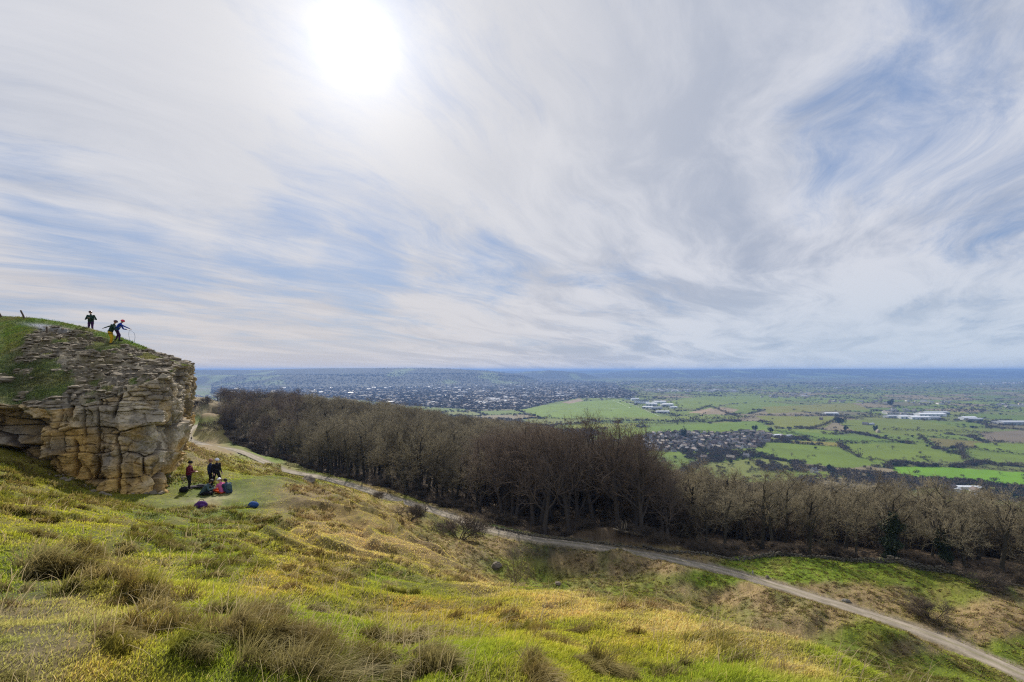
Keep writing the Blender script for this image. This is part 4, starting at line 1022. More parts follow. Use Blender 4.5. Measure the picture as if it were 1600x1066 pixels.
# tussocks: (px, py, radius, length, darkness)
TS = []
def tuss(px, py, Rr, ln, kind): TS.append((px, py, Rr, ln, kind))
for a in ((150, 872, .42, .50, 2), (110, 895, .50, .55, 1), (75, 905, .30, .45, 1), (165, 905, .35, .45, 1), (215, 935, .34, .45, 2), (130, 925, .25, .4, 0), (250, 940, .22, .4, 1), (235, 985, .28, .40, 2), (200, 1000, .2, .35, 0), (255, 960, .2, .4, 1),
          (330, 1000, .24, .38, 1), (300, 1010, .2, .36, 0), (410, 985, .26, .42, 2), (385, 1000, .26, .45, 1), (440, 1005, .22, .42, 2), (480, 1020, .26, .45, 1), (520, 1040, .28, .45, 2), (560, 1035, .26, .45, 2), (600, 1045, .26, .4, 1), (460, 1050, .24, .4, 1),
          (430, 960, .22, .38, 1), (350, 960, .2, .34, 0), (640, 1000, .2, .34, 1), (590, 1000, .2, .36, 1), (650, 1060, .22, .4, 1), (700, 1040, .18, .34, 1), (830, 1060, .2, .34, 1), (930, 1045, .2, .3, 1), (950, 1052, .18, .32, 1), (1040, 1050, .16, .28, 0),
          (60, 840, .3, .35, 2), (30, 800, .3, .35, 0), (50, 790, .35, .3, 2), (75, 815, .3, .3, 2), (120, 795, .3, .3, 2), (165, 820, .3, .3, 0), (255, 850, .28, .32, 2), (200, 860, .28, .3, 1), (350, 885, .24, .3, 2), (330, 900, .26, .3, 2), (445, 920, .26, .28, 1),
          (400, 830, .45, .3, 2), (395, 850, .4, .3, 1), (440, 865, .4, .35, 2), (470, 880, .4, .35, 2), (415, 815, .35, .3, 2), (500, 960, .2, .3, 0), (760, 900, .5, .3, 0), (720, 910, .3, .28, 1), (600, 960, .2, .28, 0), (850, 985, .22, .25, 2), (800, 965, .3, .28, 2), (620, 925, .3, .3, 0)):
    tuss(*a)
def pix_ground(px, py):
    """march along the pixel's ray to the ground"""
    Y = 1.6; dY = 0.05
    while Y < 400:
        X = (px - 800) / F * Y; zz = -(py - HY) / F * Y
        if float(Hs(X, Y)) >= zz: return X, Y, zz
        Y += dY * max(1, Y * 0.12)
    return None
centres = []
for a in TS:
    p = pix_ground(a[0], a[1])
    if p:
        for q_ in range(4): centres.append((p[0] + g.normal(0, .42 * a[2]), p[1] + g.normal(0, .42 * a[2]), a[2] * g.uniform(.35, .65), a[3] * g.uniform(.36, .70) * (1.3 if a[0] < 320 and a[1] < 960 else 1.0), (a[4] + (g.random() < .3)) % 3, 1))
nr_ = 62000; th = np.radians(g.uniform(-49, 49, nr_)); r2_ = np.exp(np.log(3.2) + (math.log(190) - math.log(3.2)) * g.random(nr_) ** 0.6); tx = r2_ * np.sin(th); ty = r2_ * np.cos(th); tz_ = Hs(tx, ty)
dens_ = fbm(tx / 3.5, ty / 3.5, 3, 210) + 0.22 + 0.25 * sstep(35, 60, r2_) - 1.2 * np.exp(-(((tx + 18) / 4) ** 2 + ((ty - 29) / 4) ** 2)); dd_, _ = nearest_on(TRACK[::8], tx, ty)
m = visible(tx, ty, tz_, .02) & (g.random(nr_) < np.clip(dens_ * 1.6, 0, 1) * (0.03 + 0.12 * sstep(7, 14, r2_) + 0.85 * sstep(18, 45, r2_))) & (dd_ > 2.6) & ~in_forest(tx, ty) & ~inpoly(tx, ty, foot)
tx, ty, r2_ = tx[m], ty[m], r2_[m]; print('TUSSOCKS', len(tx))
for i in range(len(tx)):
    big = 0.07 + 0.08 * g.random() + 0.005 * min(r2_[i], 45)
    centres.append((tx[i], ty[i], big, big * 0.9 + 0.05, g.integers(0, 3), 0))
cx = np.array(centres)
far_scale = np.hypot(cx[:, 0], cx[:, 1])
nb = np.where(cx[:, 5] == 1, np.clip(2300 * cx[:, 2] * 4 / np.maximum(far_scale, 2.5) ** 0.9, 40, 1100), np.clip(420 / np.maximum(far_scale, 3) ** 0.7, 12, 160)).astype(int)
ii = np.repeat(np.arange(len(cx)), nb); n = len(ii)
rad = cx[ii, 2] * np.sqrt(g.random(n)); az = g.uniform(0, 6.283, n); el_a = g.uniform(0, 3.14, len(cx))[ii]; el_r = g.uniform(.4, 1, len(cx))[ii]; ux_, uy_ = rad * np.cos(az), rad * np.sin(az) * el_r; x = cx[ii, 0] + (ux_ * np.cos(el_a) - uy_ * np.sin(el_a)) * 1.3; y = cx[ii, 1] + (ux_ * np.sin(el_a) + uy_ * np.cos(el_a)) * 1.3; wj = g.normal(0, .28, (len(cx), 2))[ii]
out = np.column_stack([np.cos(az), np.sin(az)]) * (rad / cx[ii, 2])[:, None]
lean = out * 0.55 + WIND[None] * g.uniform(.35, 1.2, n)[:, None] + g.normal(0, .24, (n, 2)) + wj
h = cx[ii, 3] * g.uniform(.3, 1.2, n) * (1.05 - 0.3 * rad / cx[ii, 2])
lift = (0.22 * cx[ii, 3] * (1 - (rad / cx[ii, 2]) ** 2))
z = Hs(x, y) + lift - 0.02; rr_ = far_scale[ii]
kd = cx[ii, 4].astype(int)
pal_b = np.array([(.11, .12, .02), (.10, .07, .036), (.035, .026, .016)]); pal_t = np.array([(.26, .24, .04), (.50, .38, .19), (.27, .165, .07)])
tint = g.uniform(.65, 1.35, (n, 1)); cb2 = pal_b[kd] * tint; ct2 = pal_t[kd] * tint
# greener tips where the land is green
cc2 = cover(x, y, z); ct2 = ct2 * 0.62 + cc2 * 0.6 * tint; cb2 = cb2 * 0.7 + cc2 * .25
w2 = np.maximum(.0035, .0013 * rr_)
P = np.column_stack([x, y, z]); Nn = Hn(x, y, .3)
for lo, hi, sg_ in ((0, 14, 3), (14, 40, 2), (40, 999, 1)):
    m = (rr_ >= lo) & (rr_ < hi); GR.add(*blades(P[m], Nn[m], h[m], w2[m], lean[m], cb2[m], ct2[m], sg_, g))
# grass on the crag: where its top is green
gi_ = np.where((TopG > 0.45))[0]; sel = g.choice(gi_, 42000); jit = g.normal(0, .04, (len(sel), 3)); P = TopP[sel] + jit * [1, 1, 0]; n = len(P)
m = (P[:, 0] > -60) & (P[:, 0] < -20); P = P[m]; n = len(P); tc_ = ct.reshape(-1, 3)[sel][m]
GR.add(*blades(P, np.tile((0, 0, 1.0), (n, 1)), g.uniform(.06, .17, n), np.full(n, .045), WIND[None] * g.uniform(.2, .8, n)[:, None] + g.normal(0, .3, (n, 2)), tc_ * .9, tc_ * 1.35 * g.uniform(.8, 1.3, (n, 1)), 1, g))
tag(link('grass', GR.mesh('grass', M_GRASS)), 'windblown green and straw coloured grass with shaggy tussocks on the slope', 'grass', kind='stuff')
print('GRASS VERTS', GR.n)
# ================================================================== THE PLAIN: hedges, field trees, houses, sheds, town
gv = np.random.default_rng(404)
def PG(px, py):
    """photo pixel -> point on the plain"""
    Y = -200 * F / (HY - py) if False else 200 * F / (py - HY)
    for _ in range(4):
        X = (px - 800) / F * Y; z = min(float(Hs(X, Y)), -150.0) if Y > 700 else -190.0; Y = -z * F / (py - HY)
    X = (px - 800) / F * Y
    return X, Y, float(Hs(X, Y))
# crowns as clouds of little leaf/twig faces
def crown_blob(seed, nf, flat=0.8, lobes=5):
    r = np.random.default_rng(seed); c = r.normal(0, .28, (lobes, 3)) * [1, 1, .6] + [0, 0, .55]; rad = r.uniform(.25, .42, lobes)
    k_ = r.integers(0, lobes, nf); d = r.normal(size=(nf, 3)); d /= np.linalg.norm(d, axis=1)[:, None]
    p = c[k_] + d * (rad[k_] * r.uniform(.55, 1.05, nf))[:, None]; p[:, 2] = np.maximum(p[:, 2], .05) * flat
    s = r.uniform(.035, .085, nf)[:, None]; u_ = np.cross(d, r.normal(size=(nf, 3))); u_ /= np.linalg.norm(u_, axis=1)[:, None]; v_ = np.cross(d + r.normal(0, .5, (nf, 3)), u_); v_ /= np.linalg.norm(v_, axis=1)[:, None]
    V = np.stack([p - u_ * s, p - v_ * s, p + u_ * s, p + v_ * s], 1).reshape(-1, 3)
    return V, np.arange(nf * 4).reshape(-1, 4)
def rnd_mat(name, a, b):
    return bark(name, a, b)
M_HB = rnd_mat('winter_twigs_far', (0.075, 0.062, 0.045), (0.135, 0.110, 0.075)); M_EV = rnd_mat('evergreen_far', (0.018, 0.030, 0.014), (0.035, 0.055, 0.022)); M_GT = rnd_mat('budding_far', (0.16, 0.17, 0.04), (0.10, 0.13, 0.04))
def stem_v():
    mb = MB(); mb.tube([(0, 0, -.05), (0.01, 0, .25), (0.0, .02, .5)], [.035, .026, .015], 5); return mb
blobs = []
for i in range(6):
    V, f = crown_blob(500 + i, 170); blobs.append(mesh_np('far_tree', V, [f], M_HB))
for i in range(2):
    V, f = crown_blob(520 + i, 200); blobs.append(mesh_np('far_evergreen', V, [f], M_EV))
V, f = crown_blob(530, 170); blobs.append(mesh_np('far_budding', V, [f], M_GT))
blobcol = hidden_collection('plain_tree', blobs)
HB_P, HB_S, HB_I = [], [], []
def far_tree(x, y, s, kind=None, wide=1.0):
    if y < 700: return
    HB_P.append((x, y, 0)); w_ = s * wide; HB_S.append((w_, w_, s)); HB_I.append(int(gv.integers(0, 6)) if kind is None else kind)

# hedgerows seen in the photograph: each its own thing
HEDGES = [([(1392, 728), (1480, 729), (1540, 733), (1605, 738)], 5.5, 'dark hedge along the far side of the brightest green field'), ([(1355, 717), (1380, 720), (1396, 728)], 5, 'short hedge left of the brightest green field'),
 ([(1200, 672), (1250, 680), (1300, 689), (1370, 691), (1440, 692)], 6, 'long hedge running from the village across the middle fields'), ([(1310, 693), (1318, 703), (1345, 716)], 9, 'thick wooded hedge going down between two pale green fields'),
 ([(1438, 682), (1452, 694), (1480, 706), (1505, 712)], 10, 'bushy hedge slanting down right of the middle fields'), ([(1505, 712), (1530, 722), (1560, 729)], 6, 'hedge joining the bright field hedge from above'),
 ([(1450, 683), (1520, 689), (1605, 694)], 7, 'hedge crossing to the right edge below the brown fields'), ([(1180, 649), (1250, 650), (1310, 650), (1400, 655)], 7, 'hedge behind the pale fields right of the race course'),
 ([(1262, 672), (1290, 664), (1312, 653)], 10, 'line of bare trees slanting up towards the white sheds'), ([(845, 653), (900, 656), (985, 655)], 7, 'hedge along the near side of the race course'),
 ([(1035, 662), (1100, 657), (1180, 653)], 14, 'belt of bare trees right of the race course'), ([(885, 664), (960, 662), (1035, 662)], 7, 'hedge in front of the race course strip'),
 ([(960, 668), (990, 666), (1010, 667)], 12, 'clump like hedge between green strips below the race course'), ([(1500, 696), (1503, 708), (1508, 720)], 10, 'short bushy hedge standing across the right hand fields'),
 ([(1508, 700), (1550, 706), (1605, 712)], 6, 'hedge below the brown fields at the right edge'), ([(1380, 672), (1440, 674), (1500, 676), (1550, 678)], 9, 'row of bare trees below the long sheds on the right'),
 ([(1320, 655), (1360, 652), (1430, 650)], 8, 'hedge in front of the long white sheds'), ([(1090, 642), (1110, 636), (1135, 646), (1155, 652)], 9, 'hedge round the tan ploughed field'),
 ([(1100, 716), (1150, 712), (1200, 716)], 7, 'hedge below the village nearest the wood'), ([(1540, 668), (1605, 672)], 8, 'hedge in front of the grey sheds at the right edge'),
 ([(1190, 690), (1240, 693), (1312, 699)], 5, 'thin hedge between the yellowish strip and the field below it'), ([(1010, 680), (1050, 676), (1110, 676)], 8, 'row of trees along the top of the village')]
def hedge_mesh(P, h):
    seg = np.linalg.norm(np.diff(P[:, :2], axis=0), axis=1).sum(); n = int(seg / (h * 0.42)) + 3; Q = spline(P, n); VV, FF_ = [], []; nn = 0
    for i, q in enumerate(Q):
        if gv.random() < 0.05: continue
        V, f = crown_blob(int(gv.integers(1, 1e6)), 46, 0.9, 3); s = h * gv.uniform(.6, 1.35)
        if gv.random() < 0.07: s *= 1.9
        x, y = q[0] + gv.normal(0, h * .2), q[1] + gv.normal(0, h * .2)
        VV.append(V * [s, s, s] + [x, y, float(Hs(x, y)) - .3]); FF_.append(f + nn); nn += len(V)
    return np.concatenate(VV), np.concatenate(FF_)
for pl, h, lb in HEDGES:
    P = np.array([PG(a, b) for a, b in pl]); V, f = hedge_mesh(P, h); c = V.mean(0)
    o = link('hedgerow', mesh_np('hedgerow', V - [c[0], c[1], 0], [f], M_HB)); o.location = (c[0], c[1], 0); tag(o, lb, 'hedge')
# single trees in the fields
FT = [(1208, 707, 11, 'bare field tree nearest the village in the lower pale field'), (1237, 713, 11, 'second bare field tree right of the one nearest the village'), (1262, 716, 9, 'small bare tree in the lower pale field'),
 (1348, 695, 11, 'bare spreading tree just below the middle hedge'), (1371, 700, 10, 'bare tree in the middle field, left one of a close pair'), (1394, 703, 12, 'bare tree in the middle field, right one of a close pair'), (1412, 720, 12, 'round bare tree by the left hand corner of the brightest field'),
 (1427, 722, 12, 'twin bare tree right next to the corner tree of the brightest field'), (1456, 724, 10, 'bare tree above the hedge of the brightest field'), (1472, 725, 12, 'broad bare tree above the hedge of the brightest field'),
 (1542, 724, 13, 'lone spreading tree over the right half of the brightest field'), (1575, 727, 14, 'wide bushy tree towards the right edge above the brightest field'), (1596, 730, 14, 'wide tree cut by the right edge of the view'), (1563, 742, 8, 'tiny bare tree standing inside the brightest field'), (1485, 712, 7, 'small thorn tree on the far side of the brightest field')]
for px, py, h, lb in FT:
    X, Y, z = PG(px, py); pr = PROTO['oak'][px % 3]
    put_tree('field_tree', pr, (X, Y, z), h, px, lb, 'tree', 'trees standing alone in the fields', 1.45)
for px, py, h, lb in ((1068, 684, 20, 'tall dark conifer standing above the village roofs'), (1312, 664, 26, 'dark evergreen clump at the end of the slanting tree line'), (1320, 673, 15, 'dark evergreen left of the small farm'), (1369, 675, 15, 'dark evergreen right of the small farm'),
                      (1204, 676, 14, 'dark evergreen at the farm right of the village'), (1392, 634, 30, 'dark distant evergreen clump above the long sheds'), (1298, 737, 12, 'dark pointed evergreen in the tree belt nearest the wood'), (1180, 673, 16, 'dark evergreen at the right end of the village')):
    X, Y, z = PG(px, py); V, f = crown_blob(px, 900, 1.15, 8); sc_ = h / 1.0
    t = tag(empty('evergreen_tree', (X, Y, z)), lb, 'tree'); link('crown', mesh_np('crown', V * sc_ * [.75, .75, 1], [f], M_EV), t)
    mb = MB(); mb.tube([(0, 0, -.5), (0, 0, h * .5)], [h * .03, h * .015], 6); mb.build('trunk', M_BARK, t)

# houses
M_ROOFS = [simple('slate_roof', (0.17, 0.165, 0.17), 0.75, 0.2, .3, 0.2), simple('tile_roof', (0.16, 0.12, 0.10), 0.7, 0.2, .3), simple('stone_roof', (0.24, 0.21, 0.165), 0.7, 0.2, .3)]
M_WALLS = [simple('render_wall', (0.62, 0.61, 0.58), 0.8, 0.1, .3), simple('stone_wall', (0.42, 0.36, 0.26), 0.85, 0.1, .3), simple('brick_wall', (0.26, 0.18, 0.14), 0.85, 0.1, .3)]
M_WIN = simple('window_glass', (0.04, 0.045, 0.05), 0.15, 0.1, 1, 0.6)
def house_parts(w_, d_, e_, rdg, wing=False):
    wl, rf, wn, ch = MB(), MB(), MB(), MB()
    def unit(ox, oy, W_, D_, E_, R_):
        x0, x1, y0, y1 = ox - W_ / 2, ox + W_ / 2, oy - D_ / 2, oy + D_ / 2
        V = [(x0, y0, -1), (x1, y0, -1), (x1, y1, -1), (x0, y1, -1), (x0, y0, E_), (x1, y0, E_), (x1, y1, E_), (x0, y1, E_), (x0, oy, R_), (x1, oy, R_)]
        wl.add(V, [(0, 1, 5, 4), (2, 3, 7, 6), (1, 2, 6, 9, 5), (3, 0, 4, 8, 7)])
        o_ = .35; sl_ = (R_ - E_) / (D_ / 2)
        for sgn in (-1, 1):
            ya = oy + sgn * (D_ / 2 + o_); za = E_ - sl_ * o_
            V = [(x0 - o_, ya, za), (x1 + o_, ya, za), (x1 + o_, oy, R_ + .02), (x0 - o_, oy, R_ + .02), (x0 - o_, ya, za + .2), (x1 + o_, ya, za + .2), (x1 + o_, oy, R_ + .22), (x0 - o_, oy, R_ + .22)]
            rf.add(V, [(0, 1, 2, 3), (4, 5, 6, 7), (0, 1, 5, 4), (0, 3, 7, 4), (1, 2, 6, 5)])
        for zc in ([1.3, 3.9] if E_ > 4 else [1.3]):
            for xi in range(int(W_ // 2.6)):
                xx = x0 + 1.4 + xi * 2.6
                for yy in (y0 - .03, y1 + .03): wn.box((xx, yy, zc), (1.1, .08, 1.2))
    unit(0, 0, w_, d_, e_, rdg)
    if wing: unit(w_ * .28, -d_ * .55, w_ * .42, d_ * .9, e_ * .8, rdg * .8)
    ch.box((w_ / 2 - .6, 0, rdg + .4), (.8, .9, 1.9)); ch.box((-w_ / 2 + .8, 0, rdg + .3), (.7, .8, 1.6))
    return wl, rf, wn, ch
HP = []
for i, (w_, d_, e_, rr2, wg) in enumerate(((9, 7, 4.8, 7.6, False), (11, 7.5, 4.9, 8.0, True), (14, 8, 4.6, 7.8, False), (8, 8, 5.2, 8.4, True), (12, 8, 3.0, 6.0, True), (18, 8, 4.8, 7.6, False))):
    wl, rf, wn, ch = house_parts(w_, d_, e_, rr2, wg)
    for j in range(3):
        m1, m2 = M_WALLS[(i + j) % 3], M_ROOFS[(i + 2 * j) % 3]
        HP.append((wl.mesh('wall', m1), rf.mesh('roof', m2), wn.mesh('window', M_WIN), ch.mesh('chimney', m1)))
def put_house(x, y, rz, k_, label, group, s=1.0):
    z = float(Hs(x, y)); t = empty('house', (x, y, z), rz); t.scale = (s, s, s); tag(t, label, 'house', group); a, b, c, d = HP[k_]
    link('wall', a, t); r_ = link('roof', b, t); link('window', c, t); link('chimney', d, r_)
def rp(poly):
    xs = [p[0] for p in poly]; ys = [p[1] for p in poly]
    while True:
        a, b = gv.uniform(min(xs), max(xs)), gv.uniform(min(ys), max(ys))
        if inpoly(np.array([a]), np.array([b]), poly)[0]: return a, b
for _o in []: pass
placed = []
def free(x, y, d):
    for a, b in placed:
        if (a - x) ** 2 + (b - y) ** 2 < d * d: return False
    placed.append((x, y)); return True
nh = 0
for _ in range(2500):
    if nh >= 230: break
    a, b = rp(VILLAGE); X, Y, z = PG(a, b)
    if not free(X, Y, 17): continue
    right = a > 1100
    put_house(X, Y, gv.choice([0.3, 1.87, 0.8, 2.4]) + gv.normal(0, .15), int(gv.integers(0, len(HP))), 'small house among garden trees in the %s half of the village below the wood' % ('right' if right else 'left'), 'houses in the %s half of the village' % ('right' if right else 'left'), gv.uniform(.85, 1.1)); nh += 1
for _ in range(620):
    a, b = rp(VILLAGE); X, Y, z = PG(a, b)
    far_tree(X, Y, gv.uniform(5, 12), None if gv.random() < .72 else int(gv.choice([6, 7, 8])))
for px, py, k_, lb in ((1222, 684, 4, 'white farmhouse with outbuildings right of the village'), (1283, 656, 2, 'lone pale house in the fields above the slanting tree line'), (1352, 664, 8, 'pale farmhouse in the middle of the fields'), (1372, 676, 1, 'small farmhouse with dark evergreens beside it'),
                       (1142, 718, 6, 'pale cottage low down just behind the wood'), (1166, 715, 0, 'white roofed cottage beside the lowest hedge'), (1272, 739, 0, 'white cottage showing in the tree belt nearest the wood'), (1488, 766, 2, 'pale house left of the long roofed farm at the right'), (1525, 771, 7, 'pale house right below the long roofed farm'), (1100, 718, 3, 'dark roofed cottage at the upper edge of the wood')):
    X, Y, z = PG(px, py); put_house(X, Y, .3 + px % 3, k_, lb, None, 1.25)

# sheds and grandstands
M_WHITE = simple('white_cladding', (0.78, 0.80, 0.82), 0.5, 0.06, .1); M_GREYC = simple('grey_roofing', (0.45, 0.47, 0.50), 0.4, 0.08, .1, .5); M_GREEN = simple('green_cladding', (0.20, 0.30, 0.27), 0.5, .1, .1)
def shed(px, py, L_, D_, h, rz, mr, label, cat='building'):
    X, Y, z = PG(px, py); t = tag(empty('shed' if cat != 'grandstand' else 'grandstand', (X, Y, z), rz), label, cat); wl, rf, dr = MB(), MB(), MB()
    if cat == 'grandstand':
        wl.box((0, 0, h * .35), (L_, D_, h * .7 + 2)); n_ = 5
        for i in range(n_): wl.box((0, -D_ / 2 - 2 * (n_ - i), h * .1 * (i + .5)), (L_ * .96, 2.2, h * .2 * (i + 1) * .5 + 1))
        rf.add([(-L_ / 2 - 1, -D_ * .9, h), (L_ / 2 + 1, -D_ * .9, h), (L_ / 2 + 1, D_ / 2 + 1, h * .78), (-L_ / 2 - 1, D_ / 2 + 1, h * .78), (-L_ / 2 - 1, -D_ * .9, h + .8), (L_ / 2 + 1, -D_ * .9, h + .8), (L_ / 2 + 1, D_ / 2 + 1, h * .78 + .8), (-L_ / 2 - 1, D_ / 2 + 1, h * .78 + .8)],
               [(0, 1, 2, 3), (4, 5, 6, 7), (0, 1, 5, 4), (1, 2, 6, 5), (2, 3, 7, 6), (3, 0, 4, 7)])
        for i in range(int(L_ // 12) + 1): dr.box((-L_ / 2 + 1 + i * 12, -D_ * .7, h * .5), (.8, .8, h))
    else:
        wl.add([(-L_ / 2, -D_ / 2, -1), (L_ / 2, -D_ / 2, -1), (L_ / 2, D_ / 2, -1), (-L_ / 2, D_ / 2, -1), (-L_ / 2, -D_ / 2, h), (L_ / 2, -D_ / 2, h), (L_ / 2, D_ / 2, h), (-L_ / 2, D_ / 2, h), (-L_ / 2, 0, h * 1.35), (L_ / 2, 0, h * 1.35)],
               [(0, 1, 5, 4), (2, 3, 7, 6), (1, 2, 6, 9, 5), (3, 0, 4, 8, 7)])
        for sg_ in (-1, 1):
            ya = sg_ * (D_ / 2 + .5)
            rf.add([(-L_ / 2 - .5, ya, h), (L_ / 2 + .5, ya, h), (L_ / 2 + .5, 0, h * 1.37), (-L_ / 2 - .5, 0, h * 1.37), (-L_ / 2 - .5, ya, h + .4), (L_ / 2 + .5, ya, h + .4), (L_ / 2 + .5, 0, h * 1.37 + .4), (-L_ / 2 - .5, 0, h * 1.37 + .4)],
                   [(0, 1, 2, 3), (4, 5, 6, 7), (0, 1, 5, 4), (1, 2, 6, 5), (3, 0, 4, 7)])
        for i in range(max(1, int(L_ // 18))): dr.box((-L_ / 2 + 8 + i * 18, -D_ / 2 - .05, h * .35), (5, .2, h * .7))
    wl.build('wall', M_WHITE if mr is M_WHITE else M_GREYC, t); rf.build('roof', mr, t); dr.build('door' if cat != 'grandstand' else 'column', M_GREEN, t)
# race course buildings
for a in ((984, 624, 70, 25, 18, .3, M_GREYC, 'long grey topped grandstand at the far corner of the race course', 'grandstand'), (1003, 630, 80, 30, 22, -.5, M_WHITE, 'tall white grandstand overlooking the race course straight', 'grandstand'), (1018, 634, 60, 26, 12, -.4, M_WHITE, 'white hall just right of the tall grandstand'),
          (1030, 630, 70, 40, 10, .1, M_WHITE, 'broad white hall behind the tall grandstand'), (1042, 634, 60, 40, 9, .1, M_WHITE, 'white marquee like hall at the right of the race course buildings'), (1012, 638, 50, 20, 8, -.4, M_WHITE, 'low white stable block below the grandstand'),
          (1035, 645, 60, 20, 7, .05, M_WHITE, 'separate long white shed nearest the straight'), (1025, 639, 60, 20, 8, .2, M_GREYC, 'grey roofed hall amid the race course buildings'), (1052, 638, 40, 16, 7, .3, M_WHITE, 'small white hall at the right end of the race course car park'), (992, 626, 50, 20, 12, .1, M_WHITE, 'white block between the two grandstands'),
          (1400, 653, 90, 30, 9, .05, M_GREYC, 'long pale roofed shed, leftmost of the roadside sheds'), (1418, 654, 80, 24, 9, .05, M_WHITE, 'white fronted shed in front of the roadside sheds'), (1436, 655, 80, 24, 9, .05, M_WHITE, 'second white fronted shed in front of the roadside sheds'), (1452, 650, 120, 40, 10, .03, M_WHITE, 'widest white roofed shed of the roadside sheds'), (1460, 647, 110, 40, 9, .03, M_GREYC, 'grey shed behind the widest white roofed shed'),
          (1454, 655, 70, 22, 8, .03, M_GREYC, 'low grey shed right of the white fronted sheds'), (1512, 656, 60, 24, 10, .1, M_WHITE, 'white works with a taller block between the sheds and the right edge'), (1522, 657, 60, 20, 7, .1, M_GREYC, 'low grey works beside the white taller block'), (1585, 663, 130, 45, 10, .02, M_GREYC, 'huge grey roofed shed at the right edge'),
          (1298, 648, 60, 20, 7, .05, M_WHITE, 'lone white shed at the end of the pale field hedge'), (1215, 682, 28, 12, 5, .2, M_WHITE, 'white barn next to the farmhouse right of the village'), (1232, 683, 24, 12, 5, .4, M_GREYC, 'grey barn behind the farm right of the village'), (1360, 664, 26, 12, 5, .3, M_GREYC, 'grey barn beside the farmhouse in the middle of the fields'),
          (1508, 764, 40, 10, 4, -.1, M_WHITE, 'long low white roofed farm building at the lower right of the plain'), (1497, 768, 16, 9, 4, .8, M_GREYC, 'grey barn left of the long low farm building'), (1527, 765, 14, 9, 4, .5, M_WHITE, 'small white barn right of the long low farm building'),
          (1520, 777, 14, 8, 4, .2, M_GREYC, 'small grey outbuilding below the long low farm building')):
    shed(*a)
for _ in range(60):
    a, b = rp([(985, 622), (1060, 625), (1070, 640), (1050, 650), (1020, 646)]); X, Y, z = PG(a, b); far_tree(X, Y, gv.uniform(6, 11), None)
# race track rails: a white line of fencing along the straight
def rail(pl, hgt, label):
    P = np.array([PG(a, b) for a, b in pl]); Q = spline(P, 160); c = Q[0].copy(); mb = MB()
    zz = Hs(Q[:, 0], Q[:, 1])
    mb.tube([(q[0] - c[0], q[1] - c[1], z_ + hgt) for q, z_ in zip(Q, zz)], [.22] * len(Q), 4)
    for i in range(0, len(Q), 2): mb.tube([(Q[i][0] - c[0], Q[i][1] - c[1], zz[i] - .2), (Q[i][0] - c[0], Q[i][1] - c[1], zz[i] + hgt)], [.12, .12], 4)
    o = mb.build('rail_fence', M_WHITE); o.location = (c[0], c[1], 0); tag(o, label, 'fence')
rail([(963, 624.5), (990, 633), (1012, 643), (1031, 651)], 1.3, 'white rail along the outer side of the race course straight')
rail([(958, 626), (972, 632), (985, 638)], 1.2, 'white rail on the inner side of the race course straight')
rail([(850, 648), (880, 640), (930, 637), (975, 640)], 1.2, 'curving white rail inside the race course')

# scattered trees along every field border of the near plain, plus copses
nT = 0
NQ = 110000
ang = np.radians(gv.uniform(-20, 49, NQ)); rr3 = 1 / gv.uniform(1 / 9000, 1 / 780, NQ) ** 1.0
X = rr3 * np.sin(ang); Y = rr3 * np.cos(ang); zz = Hs(X, Y); a, b = pix(X, Y, zz)
cid_, bd_ = cells(X, Y, 270, 60); cop = fbm(X / 260, Y / 260, 3, 440)
infield = np.zeros(NQ, bool)
for poly, _c2 in FIELDS: infield |= inpoly(a, b, poly)
vis = visible(X, Y, zz + 8, .004) & ~in_forest(X, Y) & ~inpoly(a, b, TOWN) & ~inpoly(a, b, VILLAGE)
ok = vis & ~infield & ((bd_ < 9) | ((cop > .30) & (gv.random(NQ) < .8)) | (gv.random(NQ) < .02 + .28 * sstep(2400, 6500, Y)))
ok |= vis & infield & (gv.random(NQ) < 0.004) 
ok &= zz < -172
for i in np.where(ok)[0]: far_tree(X[i], Y[i], gv.uniform(4, 11) * (1 + .6 * sstep(3000, 8000, Y[i])), None if gv.random() < .85 else int(gv.choice([6, 7])), 1 + .8 * float(sstep(2500, 7000, Y[i])))
# tree belt behind the wood on the right
for _ in range(420):
    a, b = rp([(1180, 722), (1300, 733), (1400, 742), (1480, 752), (1500, 760), (1440, 762), (1340, 756), (1250, 746), (1180, 735)]); X1, Y1, z1 = PG(a, b)
    if 1200 < a < 1300 and 738 < b < 746: continue
    far_tree(X1, Y1, gv.uniform(6, 12), None if gv.random() < .9 else 6)
for _ in range(380):
    a, b = rp([(1460, 756), (1500, 754), (1605, 762), (1605, 785), (1480, 778)]); X1, Y1, z1 = PG(a, b)
    if 1485 < a < 1535 and 760 < b < 775: continue
    far_tree(X1, Y1, gv.uniform(5, 10), None if gv.random() < .6 else 6)
for _ in range(260):
    a, b = rp([(1060, 704), (1120, 706), (1180, 704), (1210, 714), (1110, 724), (1070, 716)]); X1, Y1, z1 = PG(a, b); far_tree(X1, Y1, gv.uniform(6, 12), None if gv.random() < .85 else 7)

